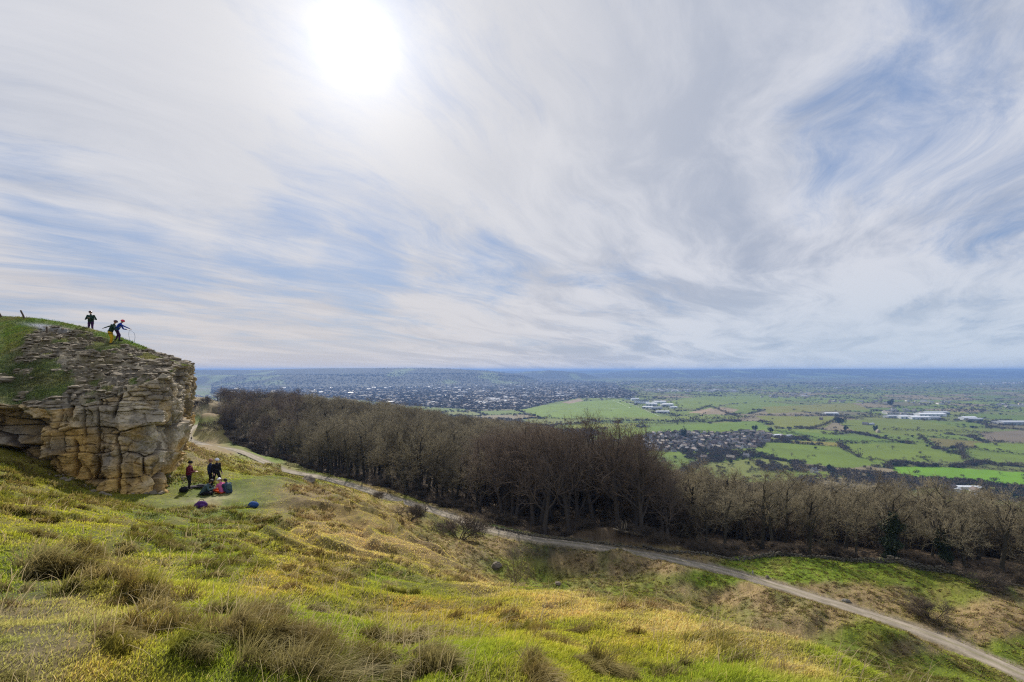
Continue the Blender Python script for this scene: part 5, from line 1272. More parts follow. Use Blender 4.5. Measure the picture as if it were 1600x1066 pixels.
# the town
TP, TR, TSc, TI = [], [], [], []
tv = []
M_PALEH = simple('pale_town_wall', (0.36, 0.35, 0.34), .7, .1, .2)
for i, (w_, d_, e_, rr2) in enumerate(((10, 8, 5, 8), (24, 9, 6, 9), (16, 12, 9, 11), (40, 14, 7, 8.5), (60, 28, 8, 9.5))):
    for j in range(3):
        wl, rf, wn, ch = house_parts(w_, d_, e_, rr2, i < 2); mb = MB(); mb.add(wl.v, wl.f, 0); mb.add(rf.v, rf.f, 1); mb.add(ch.v, ch.f, 0)
        tv.append(mb.mesh('town_building', [(M_PALEH, M_WALLS[1], M_PALEH)[j] if i < 3 else M_WALLS[0], (M_ROOFS[0], M_ROOFS[1], M_ROOFS[2])[j] if i < 3 else (M_ROOFS[0], M_GREYC, M_ROOFS[2])[j]]))
towncol = hidden_collection('town_building', tv)
def tp_add(a, b, big=.05):
    X, Y, z = PG(a, b)
    if z > -180: return
    u_ = gv.random(); i = int(gv.integers(0, 9)) if u_ > big else int(gv.integers(9, 15)); s = gv.uniform(.7, 1.1)
    TP.append((X, Y, z)); TR.append((0, 0, gv.choice([.2, 1.77, .6, 2.2, 1.2]) + gv.normal(0, .1))); TSc.append((s, s, s)); TI.append(i)
for _ in range(4200):
    a, b = rp(TOWN); tp_add(a, b)
for _ in range(260):
    a, b = rp([(640, 600), (960, 600), (970, 612), (860, 622), (700, 614)]); tp_add(a, b, .8)
for _ in range(60):
    a, b = rp([(745, 624), (800, 620), (812, 628), (750, 632)]); tp_add(a, b, .9)
for (x0, y0, x1, y1, n_, bg_) in ((1010, 609, 1150, 613, 110, .8), (1020, 600, 1120, 604, 40, .3), (1180, 612, 1290, 622, 60, .15), (1420, 594, 1500, 597, 50, .6), (1520, 597, 1600, 601, 60, .5), (960, 598, 1000, 601, 30, .5), (1560, 632, 1605, 636, 12, .5),
                               (1380, 640, 1440, 650, 26, .2), (1285, 625, 1320, 630, 14, .2), (1340, 626, 1500, 632, 22, .3), (300, 618, 345, 630, 60, .05), (1230, 600, 1400, 608, 40, .2)):
    for _ in range(n_): tp_add(gv.uniform(x0, x1), gv.uniform(y0, y1), bg_)
for _ in range(16000):
    a, b = rp(TOWN); X1, Y1, z1 = PG(a, b); far_tree(X1, Y1, gv.uniform(8, 15), None if gv.random() < .85 else int(gv.choice([6, 7])), 1.1)
scatter('town', TP, TR, TSc, TI, towncol, 'wide pale town spread over the plain below the blue hills', 'town')
HBp = np.array(HB_P); HBp[:, 2] = Hs(HBp[:, 0], HBp[:, 1]) - .4; nHB = len(HBp)
scatter('distant_trees', HBp, np.column_stack([np.zeros(nHB), np.zeros(nHB), gv.uniform(0, 6.28, nHB)]), HB_S, HB_I, blobcol, 'countless far trees and hedges dotting the plain', 'distant trees')
print('VALLEY', nh, nHB, len(TP))
# ================================================================== PEOPLE AND SMALL THINGS
M_SKIN = simple('skin', (0.50, 0.30, 0.21), 0.6, .1, 8); M_HAIR = simple('dark_hair', (0.03, 0.022, 0.018), .7, .2, 30)
def cloth(name, c): return simple(name, c, 0.85, 0.25, 14, 0.15, 0.3)
M_BOOT = cloth('boots', (0.03, 0.025, 0.022))
def capsule(mb, a, b, ra, rb, m=0, n=12):
    a, b = Vector(a), Vector(b); d = b - a; L_ = d.length
    ax = d.normalized() if L_ > 1e-6 else Vector((0, 0, 1))
    P, R = [], []
    for t in (-1, -.8, -.45, 0): P.append(a + ax * ra * t * .999); R.append(max(ra * math.sqrt(max(0, 1 - t * t)), .0008))
    for t in (0, .45, .8, 1): P.append(b + ax * rb * t * .999); R.append(max(rb * math.sqrt(max(0, 1 - t * t)), .0008))
    if L_ < 1e-4: P[4] += ax * 1e-4
    mb.tube(P, R, n, m)
def figure(J, mats, name='body'):
    """J: joints. mats: dict top, legs, head ... -> one continuous body surface with materials by region"""
    caps = []   # a, b, ra, rb, region
    def c(a, b, ra, rb, reg): caps.append((Vector(J[a]) if isinstance(a, str) else Vector(a), Vector(J[b]) if isinstance(b, str) else Vector(b), ra, rb, reg))
    pel, ch, nk, hd = (Vector(J[k_]) for k_ in ('pelvis', 'chest', 'neck', 'head'))
    side = (Vector(J['shR']) - Vector(J['shL'])).normalized(); hs = (Vector(J['hipR']) - Vector(J['hipL'])).normalized()
    for s_ in (-1, 1):
        c(pel + hs * .065 * s_, ch + side * .085 * s_, .115, .118, 'top'); c(pel + hs * .07 * s_ - Vector((0, 0, .03)), pel + hs * .07 * s_ + (ch - pel) * .1, .112, .11, 'legs')
        c(ch + side * .05 * s_, Vector(J['shR' if s_ > 0 else 'shL']), .10, .072, 'top')
    c(pel, ch, .12, .125, 'top'); c(ch, nk, .10, .062, 'top'); c(nk, hd - (hd - nk) * .25, .052, .05, 'skin')
    f = Vector(J['face']).normalized(); up = (hd - nk).normalized()
    c(hd + up * .025 - f * .012, hd + up * .02 + f * .01, .088, .084, 'skin'); c(hd - up * .05 + f * .025, hd - up * .075 + f * .035, .06, .042, 'skin'); c(hd + f * .085 + up * .0, hd + f * .105 - up * .02, .013, .015, 'skin')
    sd_ = f.cross(up).normalized()
    for s_ in (-1, 1):
        c(hd + sd_ * .088 * s_ - up * .005, hd + sd_ * .09 * s_ + up * .018, .014, .014, 'skin'); c(hd + f * .078 + sd_ * .03 * s_ + up * .022, hd + f * .08 + sd_ * .045 * s_ + up * .022, .013, .012, 'skin')
    c(hd + f * .078 - up * .05 - sd_ * .02, hd + f * .078 - up * .05 + sd_ * .02, .012, .012, 'skin')
    for s_ in ('L', 'R'):
        c('sh' + s_, 'el' + s_, .064, .050, 'top'); c('el' + s_, 'ha' + s_, .050, .036, 'top')
        el, ha = Vector(J['el' + s_]), Vector(J['ha' + s_]); d = (ha - el).normalized(); a = d.cross(Vector((0, 0, 1))) if abs(d.z) < .9 else d.cross(Vector((0, 1, 0))); a.normalize(); b = d.cross(a).normalized()
        palm = ha + d * .06; c(ha + d * .02 - a * .018, palm - a * .022, .022, .021, 'skin'); c(ha + d * .02 + a * .018, palm + a * .022, .022, .021, 'skin')
        for i, (o_, l_) in enumerate(((-.033, .062), (-.011, .075), (.011, .07), (.033, .055))):
            k1_ = palm + a * o_ + d * .02; k2_ = k1_ + d * l_ * .5 + b * .008; k3_ = k2_ + (d * .8 + b * .6).normalized() * l_ * .5; c(k1_, k2_, .0115, .0105, 'skin'); c(k2_, k3_, .0105, .009, 'skin')
        t1 = ha + d * .03 - a * .035; t2 = t1 + (d * .6 - a * .7 + b * .3).normalized() * .035; c(t1, t2, .013, .012, 'skin'); c(t2, t2 + (d * .9 + b * .3).normalized() * .03, .012, .010, 'skin')
        c('hip' + s_, 'kn' + s_, .098, .066, 'legs'); c('kn' + s_, 'an' + s_, .066, .046, 'legs'); c('an' + s_, 'to' + s_, .052, .042, 'boot'); an, to = Vector(J['an' + s_]), Vector(J['to' + s_]); c(an + (an - to) * .2, an, .046, .048, 'boot')
    mb = MB()
    for a, b, ra, rb, reg in caps: capsule(mb, a, b, ra, rb)
    me = mb.mesh('tmp', [M_SKIN]); o = bpy.data.objects.new('tmp', me); COL.objects.link(o)
    rm = o.modifiers.new('r', 'REMESH'); rm.mode = 'VOXEL'; rm.voxel_size = 0.0095; rm.use_smooth_shade = True
    sm = o.modifiers.new('s', 'SMOOTH'); sm.factor = .5; sm.iterations = 2
    dg = bpy.context.evaluated_depsgraph_get(); dg.update(); ev = o.evaluated_get(dg); out = bpy.data.meshes.new_from_object(ev); bpy.data.objects.remove(o)
    out.name = name; out.materials.clear(); regs = ['skin', 'top', 'legs', 'boot']
    for r_ in regs: out.materials.append(mats.get(r_, {'skin': M_SKIN, 'boot': M_BOOT}.get(r_)))
    n_ = len(out.polygons); cc = np.empty(n_ * 3); out.polygons.foreach_get('center', cc); cc = cc.reshape(-1, 3); best = np.full(n_, 9e9); mi = np.zeros(n_, int)
    for a, b, ra, rb, reg in caps:
        a = np.array(a); b = np.array(b); ab = b - a; t = np.clip(((cc - a) @ ab) / (ab @ ab + 1e-9), 0, 1); d = np.linalg.norm(cc - a - t[:, None] * ab, axis=1) - (ra + (rb - ra) * t); m = d < best; best[m] = d[m]; mi[m] = regs.index(reg)
    out.polygons.foreach_set('material_index', mi.astype(np.int32)); out.polygons.foreach_set('use_smooth', [True] * n_); out.update()
    return out
def standing(H=1.75, lean=0, arms=None, stride=0.0, twist=0, face=(0, 1, 0), bend=0.0):
    k_ = H / 1.75; J = {}
    pz_ = .93 - bend * .12; J['pelvis'] = (0, -bend * .12, pz_); cy_, cz_ = lean * .42, pz_ + .42 * math.sqrt(max(.05, 1 - lean * lean))
    J['chest'] = (0, J['pelvis'][1] + cy_, cz_); nd_ = Vector((0, lean * .9, math.sqrt(max(.05, 1 - (lean * .9) ** 2)))); nk = Vector(J['chest']) + nd_ * .16; J['neck'] = tuple(nk); J['head'] = tuple(nk + (nd_ + Vector((0, .15, .1))).normalized() * .17); J['face'] = face
    for s_, x in (('L', -1), ('R', 1)):
        J['sh' + s_] = (x * .19, J['chest'][1] + nd_.y * .05, cz_ + .08); J['hip' + s_] = (x * .09, J['pelvis'][1], pz_ - .02); f_ = x * stride
        J['an' + s_] = (x * (.11 + .02), f_ * .5, .07); J['kn' + s_] = (x * .11, (J['hip' + s_][1] + f_ * .5) / 2 + .05 + bend * .18, .50 - bend * .03); J['to' + s_] = (x * .15, f_ * .5 + .17, .04)
        J['el' + s_] = (x * .25, J['sh' + s_][1] - .04, cz_ - .20); J['ha' + s_] = (x * .24, J['sh' + s_][1] + .08, cz_ - .44)
    if arms: J.update(arms)
    for q in list(J):
        if q != 'face': J[q] = tuple(Vector(J[q]) * k_)
    return J
def sitting(lean=.35, legs='bent', arms=None, face=(0, 1, 0)):
    J = {}; J['pelvis'] = (0, 0, .12); J['chest'] = (0, lean * .4, .12 + .40 * math.sqrt(1 - lean * lean)); nd_ = Vector((0, lean * 1.1, .9)).normalized(); nk = Vector(J['chest']) + nd_ * .16; J['neck'] = tuple(nk); J['head'] = tuple(nk + nd_ * .15 + Vector((0, .04, 0))); J['face'] = face
    for s_, x in (('L', -1), ('R', 1)):
        J['sh' + s_] = (x * .18, J['chest'][1] + .03, J['chest'][2] + .07); J['hip' + s_] = (x * .09, .02, .11)
        if legs == 'bent': J['kn' + s_] = (x * .18, .40, .42); J['an' + s_] = (x * .15, .62, .07); J['to' + s_] = (x * .16, .80, .05)
        elif legs == 'cross': J['kn' + s_] = (x * .36, .34, .16); J['an' + s_] = (-x * .04, .42, .08 + .05 * x); J['to' + s_] = (-x * .18, .46, .09)
        else: J['kn' + s_] = (x * .13, .46, .15 + .05 * (x > 0)); J['an' + s_] = (x * .14, .90, .07); J['to' + s_] = (x * .18, .97, .20)
        J['el' + s_] = (x * .26, J['chest'][1] + .14, J['chest'][2] - .16); J['ha' + s_] = (x * .10, J['chest'][1] + .33, .34)
    if arms: J.update(arms)
    return J
def helmet(mb, hd, up, f, r=.118):
    q = up.to_track_quat('Z', 'Y').to_matrix(); n_ = 16; V = []; Fs = []; hd = Vector(hd) + up * .035
    rows_ = 7
    for i in range(rows_ + 1):
        ph_ = math.radians(4 + 92 * i / rows_); rr_ = r * math.sin(ph_) * (1.0 if i < rows_ else 1.08)
        for k_ in range(n_):
            t = 2 * math.pi * k_ / n_; V.append(hd + q @ Vector((rr_ * math.cos(t), rr_ * 1.12 * math.sin(t), r * math.cos(ph_))))
    for i in range(rows_):
        for k_ in range(n_): Fs.append((i * n_ + k_, (i + 1) * n_ + k_, (i + 1) * n_ + (k_ + 1) % n_, i * n_ + (k_ + 1) % n_))
    Fs.append(tuple(range(n_))[::-1]); Fs.append(tuple(rows_ * n_ + k_ for k_ in range(n_))[::-1]); mb.add(V, Fs)
    for s_ in (-.045, 0, .045): mb.tube([hd + q @ Vector((s_, y_, r * .93 * math.sqrt(max(0, 1 - (y_ / r / 1.12) ** 2 - (s_ / r) ** 2)) + .012)) for y_ in (-.09, -.045, 0, .045, .09)], [.008] * 5, 5)
def hair_mesh(mb, hd, up, f):
    mb.ball(Vector(hd) + up * .045 - f * .02, (.102, .108, .092), 0, 14, 8, up.to_track_quat('Z', 'Y').to_matrix(), .04, 3); mb.ball(Vector(hd) - f * .06 - up * .01, (.075, .06, .09), 0, 10, 6, None, .05, 4)
def person(loc, rz, J, mats, label, head='hair', head_mat=None, extras=None, s=1.0):
    t = tag(empty('person', loc, rz), label, 'person'); t.scale = (s * 1.14, s * 1.14, s)
    link('body', figure(J, mats), t); up = (Vector(J['head']) - Vector(J['neck'])).normalized(); f = Vector(J['face']).normalized(); mb = MB()
    if head == 'helmet': helmet(mb, J['head'], up, f); mb.build('helmet', head_mat, t, True)
    elif head == 'hat': helmet(mb, J['head'], up, f, .108); mb.build('woolly_hat', head_mat, t, True)
    else: hair_mesh(mb, J['head'], up, f); mb.build('hair', head_mat or M_HAIR, t, True)
    if extras:
        for nm_, fn, mt in extras: b = MB(); fn(b, J); b.build(nm_, mt, t, True)
    return t
def harness(b, J):
    p = Vector(J['pelvis']) + Vector((0, 0, .06)); b.tube([p + Vector((math.cos(a) * .185, math.sin(a) * .15, 0)) for a in [i * math.pi / 8 for i in range(17)]], [.02] * 17, 6)
    for s_ in ('L', 'R'):
        h_ = Vector(J['hip' + s_]).lerp(Vector(J['kn' + s_]), .3); b.tube([h_ + Vector((math.cos(a) * .10, math.sin(a) * .10, 0)) for a in [i * math.pi / 6 for i in range(13)]], [.016] * 13, 5)
def rucksack(b, J):
    c_ = Vector(J['chest']) + Vector((0, -.2, -.1)); b.ball(c_, (.15, .10, .24), 0, 12, 8, None, .05, 2); b.ball(c_ + Vector((0, -.08, -.08)), (.11, .05, .10), 0, 10, 6)
def ground_at(px, py):
    X, Y, z = pix_ground(px, py); return X, Y, float(Hs(X, Y))
def top_at(px, py):
    a, b = pix(TopP[:, 0], TopP[:, 1], TopP[:, 2]); d = (a - px) ** 2 + (b - py) ** 2; c_ = np.where(d < 6)[0]
    i = c_[np.argmin(TopP[c_, 1])] if len(c_) else d.argmin(); return tuple(TopP[i])
K = lambda c: cloth('cloth_%d' % int(sum(c) * 10000), c)
navy, black, maroon = K((.025, .035, .085)), K((.014, .014, .018)), K((.12, .015, .03)); olive = K((.020, .05, .035)); purp = K((.06, .02, .09)); yellow = K((.62, .36, .015)); blue = K((.02, .06, .38)); slate = K((.07, .11, .12)); pink = K((.62, .13, .30)); orange = K((.85, .12, .02)); dkblue = K((.045, .07, .12))
M_WHELM = simple('white_helmet', (.82, .80, .82), .3, .03, 4, .5); M_RHELM = simple('red_helmet', (.70, .02, .06), .3, .05, 4, .5); M_DHELM = simple('dark_helmet', (.07, .02, .03), .4, .1, 4, .5)
T0 = top_at(142, 516); T1 = top_at(172, 536); T2 = top_at(188, 533)
T0 = tuple(Rp[np.argmin(np.abs(pix(Rp[:, 0], Rp[:, 1], Rp[:, 2])[0] - 142))]); T0 = ((142 - 800) / F * (T0[1] + .8), T0[1] + .8, min(top_z(T0[0], T0[1] + .8), T0[2] - .30))
R_ = math.radians
person(T0, R_(195), standing(1.78, .03, dict(elL=(-.33, .0, 1.12), haL=(-.07, .24, 1.20), elR=(.33, .0, 1.12), haR=(.07, .24, 1.20))), {'top': olive, 'legs': purp}, 'person in dark green jacket on the crag crest with both hands at the chest', 'helmet', M_DHELM, [('harness', harness, black)])
person((T1[0], T1[1], T1[2] - .02), R_(-75), standing(1.86, .36, dict(elL=(-.24, -.16, 1.34), haL=(-.28, -.45, 1.22), elR=(.20, .36, 1.05), haR=(.05, .48, 1.22)), .1, bend=.15), {'top': olive, 'legs': yellow}, 'climber in bright yellow trousers leaning over with one arm stretched back', 'helmet', M_DHELM, [('harness', harness, black)])
person((T2[0] - .38, T2[1] + .2, top_z(T2[0] - .38, T2[1] + .2) - .02), R_(-60), standing(1.68, .42, dict(elR=(.22, .42, 1.18), haR=(.16, .70, 1.02), elL=(-.24, .3, 1.0), haL=(-.1, .5, .95)), .25, bend=.3), {'top': blue, 'legs': purp}, 'climber in blue jacket and red helmet bending at the edge with a rope', 'helmet', M_RHELM, [('harness', harness, black)])
rh = Matrix.Rotation(R_(-60), 3, 'Z') @ (Vector((.16, .77, 1.0)) * .96) + Vector((T2[0] - .38, T2[1] + .2, T2[2]))
mb = MB(); Pq = spline([(0, 0, 0), (.30, .02, -.10), (.42, .05, -.42), (.38, .05, -.78), (.20, .1, -.92), (-.05, .15, -.80), (-.1, .1, -.3), (0, .02, -.02)], 50); mb.tube([tuple(p) for p in Pq], [.014] * 50, 6)
o = mb.build('climbing_rope', simple('rope', (.45, .50, .62), .7, .3, 40), None, True, tuple(rh)); tag(o, 'thin pale loop of rope held out by the climber in blue', 'rope')
# group at the foot of the crag
def gp(px, py, dz=0): X, Y, z = ground_at(px, py); return (X, Y, z + dz)
person(gp(295, 765), R_(-80), standing(1.72, .06, dict(elL=(-.22, .10, 1.12), haL=(-.08, .33, 1.13), elR=(.22, .10, 1.12), haR=(.08, .33, 1.13)), .12), {'top': maroon, 'legs': black}, 'person in maroon top and black trousers standing nearest the rock face', 'hat', black)
person(gp(328, 761), R_(-60), standing(1.74, .04, dict(elR=(.26, .06, 1.10), haR=(.12, .28, 1.02)), .12), {'top': navy, 'legs': black}, 'person in navy jacket standing between the maroon top and the white helmet', 'hair', simple('fair_hair', (.35, .16, .12), .7, .2, 20), [('jacket_panel', lambda b, J: b.ball(Vector(J['chest']) + Vector((0, -.10, -.16)), (.17, .06, .22), 0, 12, 8), slate)])
person(gp(338, 762), R_(-110), standing(1.80, .03, None, -.45), {'top': black, 'legs': black}, 'standing person in black with a white helmet and legs apart', 'helmet', M_WHELM)
person(gp(316, 774), R_(-70), sitting(.5, 'cross'), {'top': slate, 'legs': black}, 'person in grey green jacket sitting hunched on the grass facing right', 'hair', None, None, 1.08)
person(gp(348, 771), R_(75), sitting(.25, 'out'), {'top': pink, 'legs': orange}, 'person sitting in pink top and orange trousers with a white helmet', 'helmet', M_WHELM)
person(gp(358, 771), R_(60), sitting(.45, 'bent'), {'top': dkblue, 'legs': dkblue}, 'dark blue dressed person sitting right of the orange trousers', 'hair', None, [('rucksack', rucksack, slate)], 1.0)
wk = [p for p in TRACK if abs(800 + F * p[0] / p[1] - 297) < 2.5 and HY - F * p[2] / p[1] > 678][0]
person((wk[0], wk[1], wk[2]), R_(10), standing(1.75, .05, None, .4), {'top': black, 'legs': black}, 'tiny walker in black on the bend of the far track', 'hair')
# bags
def bag(name, loc, dims, mat, label, rz=0, flap=None, cat='bag'):
    t = tag(empty(name, loc, rz), label, cat); a, b, c_ = dims; mb = MB(); mb.ball((0, 0, c_ * .42), (a, b, c_ * .55), 0, 18, 12, None, .05, 5); mb.build('body', mat, t, True)
    mb = MB(); mb.ball((a * .25, -b * .55, c_ * .45), (a * .5, b * .5, c_ * .3), 0, 12, 8, None, .05, 6); mb.build('pocket', flap or mat, t, True)
    mb = MB(); mb.tube([(-a * .5, b * .3, c_ * .85), (-a * .2, b * .5, c_ * 1.12), (a * .2, b * .5, c_ * 1.1), (a * .5, b * .3, c_ * .82)], [.015] * 4, 6); mb.build('strap', black, t, True)
bag('rucksack', gp(314, 796), (.30, .20, .42), K((.075, .02, .12)), 'purple rucksack lying on the worn grass below the sitting group', .3, K((.12, .05, .2)))
bag('rucksack', gp(396, 795), (.30, .20, .34), K((.03, .08, .24)), 'blue rucksack lying at the right edge of the green platform', -.2)
bag('holdall', gp(385, 795), (.24, .13, .16), K((.06, .05, .05)), 'small dark holdall left of the blue rucksack', .1)
bag('rucksack', gp(287, 770), (.26, .18, .34), black, 'black rucksack by the rock behind the maroon top', 1)
mb = MB(); mb.ball((0, 0, .05), (.75, .28, .07), 0, 20, 6, None, .1, 8); mb.ball((.3, .05, .1), (.3, .2, .08), 0, 14, 6, None, .15, 9); o = mb.build('jacket', K((.05, .045, .055)), None, True, gp(306, 763, .0), .2); tag(o, 'dark jacket spread on the ground between the standing maroon top and navy jacket', 'jacket')
# fence posts on the crag
M_POST = simple('old_wood', (.10, .075, .055), .9, .3, 6, bump=.4)
def post(px_b, py_b, px_t, py_t, r, label, ridge=True):
    if ridge:
        i = np.argmin(np.abs(pix(Rp[:, 0], Rp[:, 1], Rp[:, 2])[0] - px_b)); b = Rp[i].copy(); b[1] -= .3; b[2] = top_z(b[0], b[1])
    else: b = np.array(top_at(px_b, py_b))
    dx = (px_t - px_b) / F * b[1]; dz2 = (py_b - py_t) / F * b[1]; mb = MB()
    mb.tube([(-dx * .3, 0, -dz2 * .3), (0, 0, 0), (dx * .5, 0.02, dz2 * .5), (dx, 0, dz2), (dx * 1.03, 0, dz2 * 1.03)], [r, r, r * .95, r * .85, r * .4], 8)
    mb.tube([(dx * .75 - r, -r, dz2 * .75), (dx * .75 + r, -r, dz2 * .75 + .02)], [.008, .008], 4)
    o = mb.build('fence_post', M_POST, None, False, tuple(b)); tag(o, label, 'post')
post(44, 497, 38, 484, .07, 'old wooden post leaning left on the grassy crag crest'); post(8, 500, 0, 487, .08, 'old leaning post at the far left end of the crag crest'); post(71, 521, 71, 509, .06, 'short dark post standing upright beside the pale slab on the crag', False)

# ruined dry stone wall along the wood
def stone_wall(pts_px, label, hgt, seed, mat, dens=3.2):
    P = np.array([PZ(a, b, -34.0) for a, b in pts_px]); L_ = np.linalg.norm(np.diff(P[:, :2], axis=0), axis=1).sum(); n_ = int(L_ * dens); Q = spline(P, n_); r = random.Random(seed); c = Q[0]; mb = MB()
    for i, q in enumerate(Q):
        hh_ = hgt * (0.55 + .45 * math.sin(i * .05 + seed) * math.sin(i * .013)) * r.uniform(.7, 1.1); zz_ = float(Hs(q[0], q[1])); z_ = 0
        while z_ < hh_:
            a = r.uniform(.14, .34); h_ = r.uniform(.08, .17); off_ = r.gauss(0, .16 + .1 * (z_ < .2))
            mb.ball((q[0] - c[0] + r.gauss(0, .1), q[1] - c[1] + off_, zz_ + z_), (a, r.uniform(.12, .22), h_), 0, 6, 4, Matrix.Rotation(r.uniform(0, 6), 3, 'Z'), .25, r.random()); z_ += h_ * 1.3
    o = mb.build('drystone_wall', mat); o.location = (c[0], c[1], 0); tag(o, label, 'wall')
M_MOSSY = simple('mossy_stone', (.13, .115, .085), .95, .55, 2.0, bump=.5)
stone_wall([(1005, 865), (1040, 872), (1090, 875), (1130, 877), (1180, 870), (1230, 868)], 'low dark ruined stone wall in front of the wood right of the beeches', 1.1, 3, M_MOSSY)
stone_wall([(1232, 869), (1300, 873), (1370, 882), (1430, 889), (1500, 898), (1610, 911)], 'low ruined stone wall above the bright green bank at the right', 1.2, 5, M_MOSSY)
stone_wall([(775, 833), (830, 845), (900, 853), (960, 860), (1003, 866)], 'low crumbling stone bank between the track and the beeches', .8, 7, M_MOSSY, 2.4)
# boulders
M_BLD = simple('boulder_stone', (.17, .14, .105), .95, .45, 2.0, bump=.6)
def boulder(px, py, a, b, c_, label, seed, mat=M_BLD):
    X, Y, z = ground_at(px, py); mb = MB(); mb.ball((0, 0, c_ * .25), (a, b, c_), 0, 12, 8, None, .14, seed); mb.ball((a * .5, -b * .2, c_ * .05), (a * .6, b * .7, c_ * .6), 0, 10, 6, None, .16, seed + 1); o = mb.build('boulder', mat, None, False, (X, Y, z), seed); tag(o, label, 'rock')
boulder(776, 886, .9, .7, .6, 'brown block of stone on the floor of the hollow', 1); boulder(872, 913, .55, .4, .25, 'small flat stone right of the brown block in the hollow', 2); boulder(1322, 941, .55, .4, .28, 'grey boulder beside the track below the green bank', 3, simple('grey_stone', (.18, .165, .14), .9, .3, 2, bump=.5))
boulder(1199, 903, .35, .3, .3, 'small pale stone on the verge of the track', 4); boulder(482, 753, 1.3, .7, .6, 'dark rock outcrop poking from the slope above the track', 5); boulder(1545, 926, .6, .4, .3, 'grey stone at the edge of the wood on the far right', 6)
boulder(62, 888, .16, .12, .05, 'pale flat stone bedded in the grass at the left', 7, simple('pale_stone', (.42, .38, .31), .9, .2, 6, bump=.4)); boulder(1176, 899, .14, .12, .5, 'short upright pale marker stone beside the track', 8, simple('marker_stone', (.4, .38, .33), .9, .2, 6, bump=.4))
# fallen trunk
X, Y, z = ground_at(985, 856); Y += 2.5; z = float(Hs(X, Y)); mb = MB(); r = random.Random(6)
mb.tube([(-2.6, 0, 1.1), (-1.4, .1, .75), (0, 0, .55), (1.4, -.1, .35), (2.6, .1, .3)], [.10, .16, .2, .21, .24], 9)
br = MB()
for i in range(11):
    t = r.uniform(-2.4, 2.0); p = Vector((t, 0, .6 - t * .15)); d = Vector((r.uniform(-1, .4), r.gauss(0, .6), r.uniform(.1, .9))).normalized(); l_ = r.uniform(.8, 2.4); br.tube([p, p + d * l_ * .5 + Vector((0, 0, -.05)), p + d * l_ + Vector((-.2, 0, .1))], [.07, .05, .02], 6)
t = tag(empty('fallen_tree', (X, Y, z), -.15), 'pale fallen tree trunk with bare boughs lying at the foot of the beeches', 'log'); M_DEAD = simple('dead_wood', (.42, .35, .24), .85, .25, 3, bump=.4); mb.build('trunk', M_DEAD, t, True); br.build('branch', M_DEAD, t, True)
# ================================================================== CAMERA, LIGHT, SKY
cam = bpy.data.cameras.new('camera'); co = bpy.data.objects.new('camera', cam); COL.objects.link(co)
co.location = (0, 0, 0); co.rotation_euler = (math.radians(90), 0, 0)
cam.sensor_width = 36; cam.lens = 36 * F / 1600; cam.shift_y = (HY - 533) / 1600
cam.clip_start = 0.1; cam.clip_end = 150000
scene.camera = co
SUN_AZ = math.atan2(555 - 800, F); SUN_EL = math.atan2(HY - 65, math.hypot(555 - 800, F))
sd = Vector((math.sin(SUN_AZ) * math.cos(SUN_EL), math.cos(SUN_AZ) * math.cos(SUN_EL), math.sin(SUN_EL)))
sl = bpy.data.lights.new('sun', 'SUN'); so = bpy.data.objects.new('sun', sl); COL.objects.link(so)
sl.energy = 5.0; sl.angle = math.radians(0.8); sl.color = (1.0, 0.93, 0.82)
so.rotation_euler = (-sd).to_track_quat('-Z', 'Y').to_euler()

w = bpy.data.worlds.new('World'); scene.world = w; w.use_nodes = True
nt = w.node_tree; N = nt.nodes; L = nt.links; N.clear()
def nd(t, **k):
    x = N.new(t)
    for a, b in k.items(): setattr(x, a, b)
    return x
def M(op, a, b=None, c=None, clamp=False):
    x = nd('ShaderNodeMath', operation=op, use_clamp=clamp)
    for i, v in enumerate((a, b, c)):
        if v is None: continue
        if isinstance(v, (int, float)): x.inputs[i].default_value = v
        else: L.new(v, x.inputs[i])
    return x.outputs[0]
def VM(op, a, b=None, out=0):
    x = nd('ShaderNodeVectorMath', operation=op)
    for i, v in enumerate((a, b)):
        if v is None: continue
        if isinstance(v, (tuple, list)): x.inputs[i].default_value = v
        else: L.new(v, x.inputs[i])
    return x.outputs[out]
def noise(vec, scale, detail=8, rough=0.6, dist=0.0):
    x = nd('ShaderNodeTexNoise'); x.inputs['Scale'].default_value = scale; x.inputs['Detail'].default_value = detail
    x.inputs['Roughness'].default_value = rough; x.inputs['Distortion'].default_value = dist
    L.new(vec, x.inputs['Vector']); return x.outputs['Fac']
def rng(v, a, b, c=0.0, d=1.0, smooth=True):
    x = nd('ShaderNodeMapRange', interpolation_type='SMOOTHSTEP' if smooth else 'LINEAR')
    L.new(v, x.inputs['Value'])
    for k, q in zip(('From Min', 'From Max', 'To Min', 'To Max'), (a, b, c, d)): x.inputs[k].default_value = q
    return x.outputs['Result']
def mixc(f, a, b):
    x = nd('ShaderNodeMix', data_type='RGBA')
    for k, v in (('Factor', f), ('A', a), ('B', b)):
        if isinstance(v, (int, float)): x.inputs[k].default_value = v
        elif isinstance(v, (tuple, list)): x.inputs[k].default_value = (*v, 1)
        else: L.new(v, x.inputs[k])
    return x.outputs['Result']
tc = nd('ShaderNodeTexCoord'); D = VM('NORMALIZE', tc.outputs['Generated'])
sep = nd('ShaderNodeSeparateXYZ'); L.new(D, sep.inputs[0]); dz = sep.outputs['Z']
den = M('ADD', M('MAXIMUM', dz, 0.0), 0.10)
comb = nd('ShaderNodeCombineXYZ'); L.new(M('DIVIDE', sep.outputs['X'], den), comb.inputs[0]); L.new(M('DIVIDE', sep.outputs['Y'], den), comb.inputs[1])
CPn = comb.outputs[0]      # point on the cloud sheet
def dirpx(px, py): return Vector(((px - 800) / F, 1, -(py - HY) / F)).normalized()
def lobe(px, py, deg, axis=None):
    d = dirpx(px, py); dt = VM('DOT_PRODUCT', D, tuple(d), out=1)
    return rng(dt, math.cos(math.radians(deg)), 1.0)
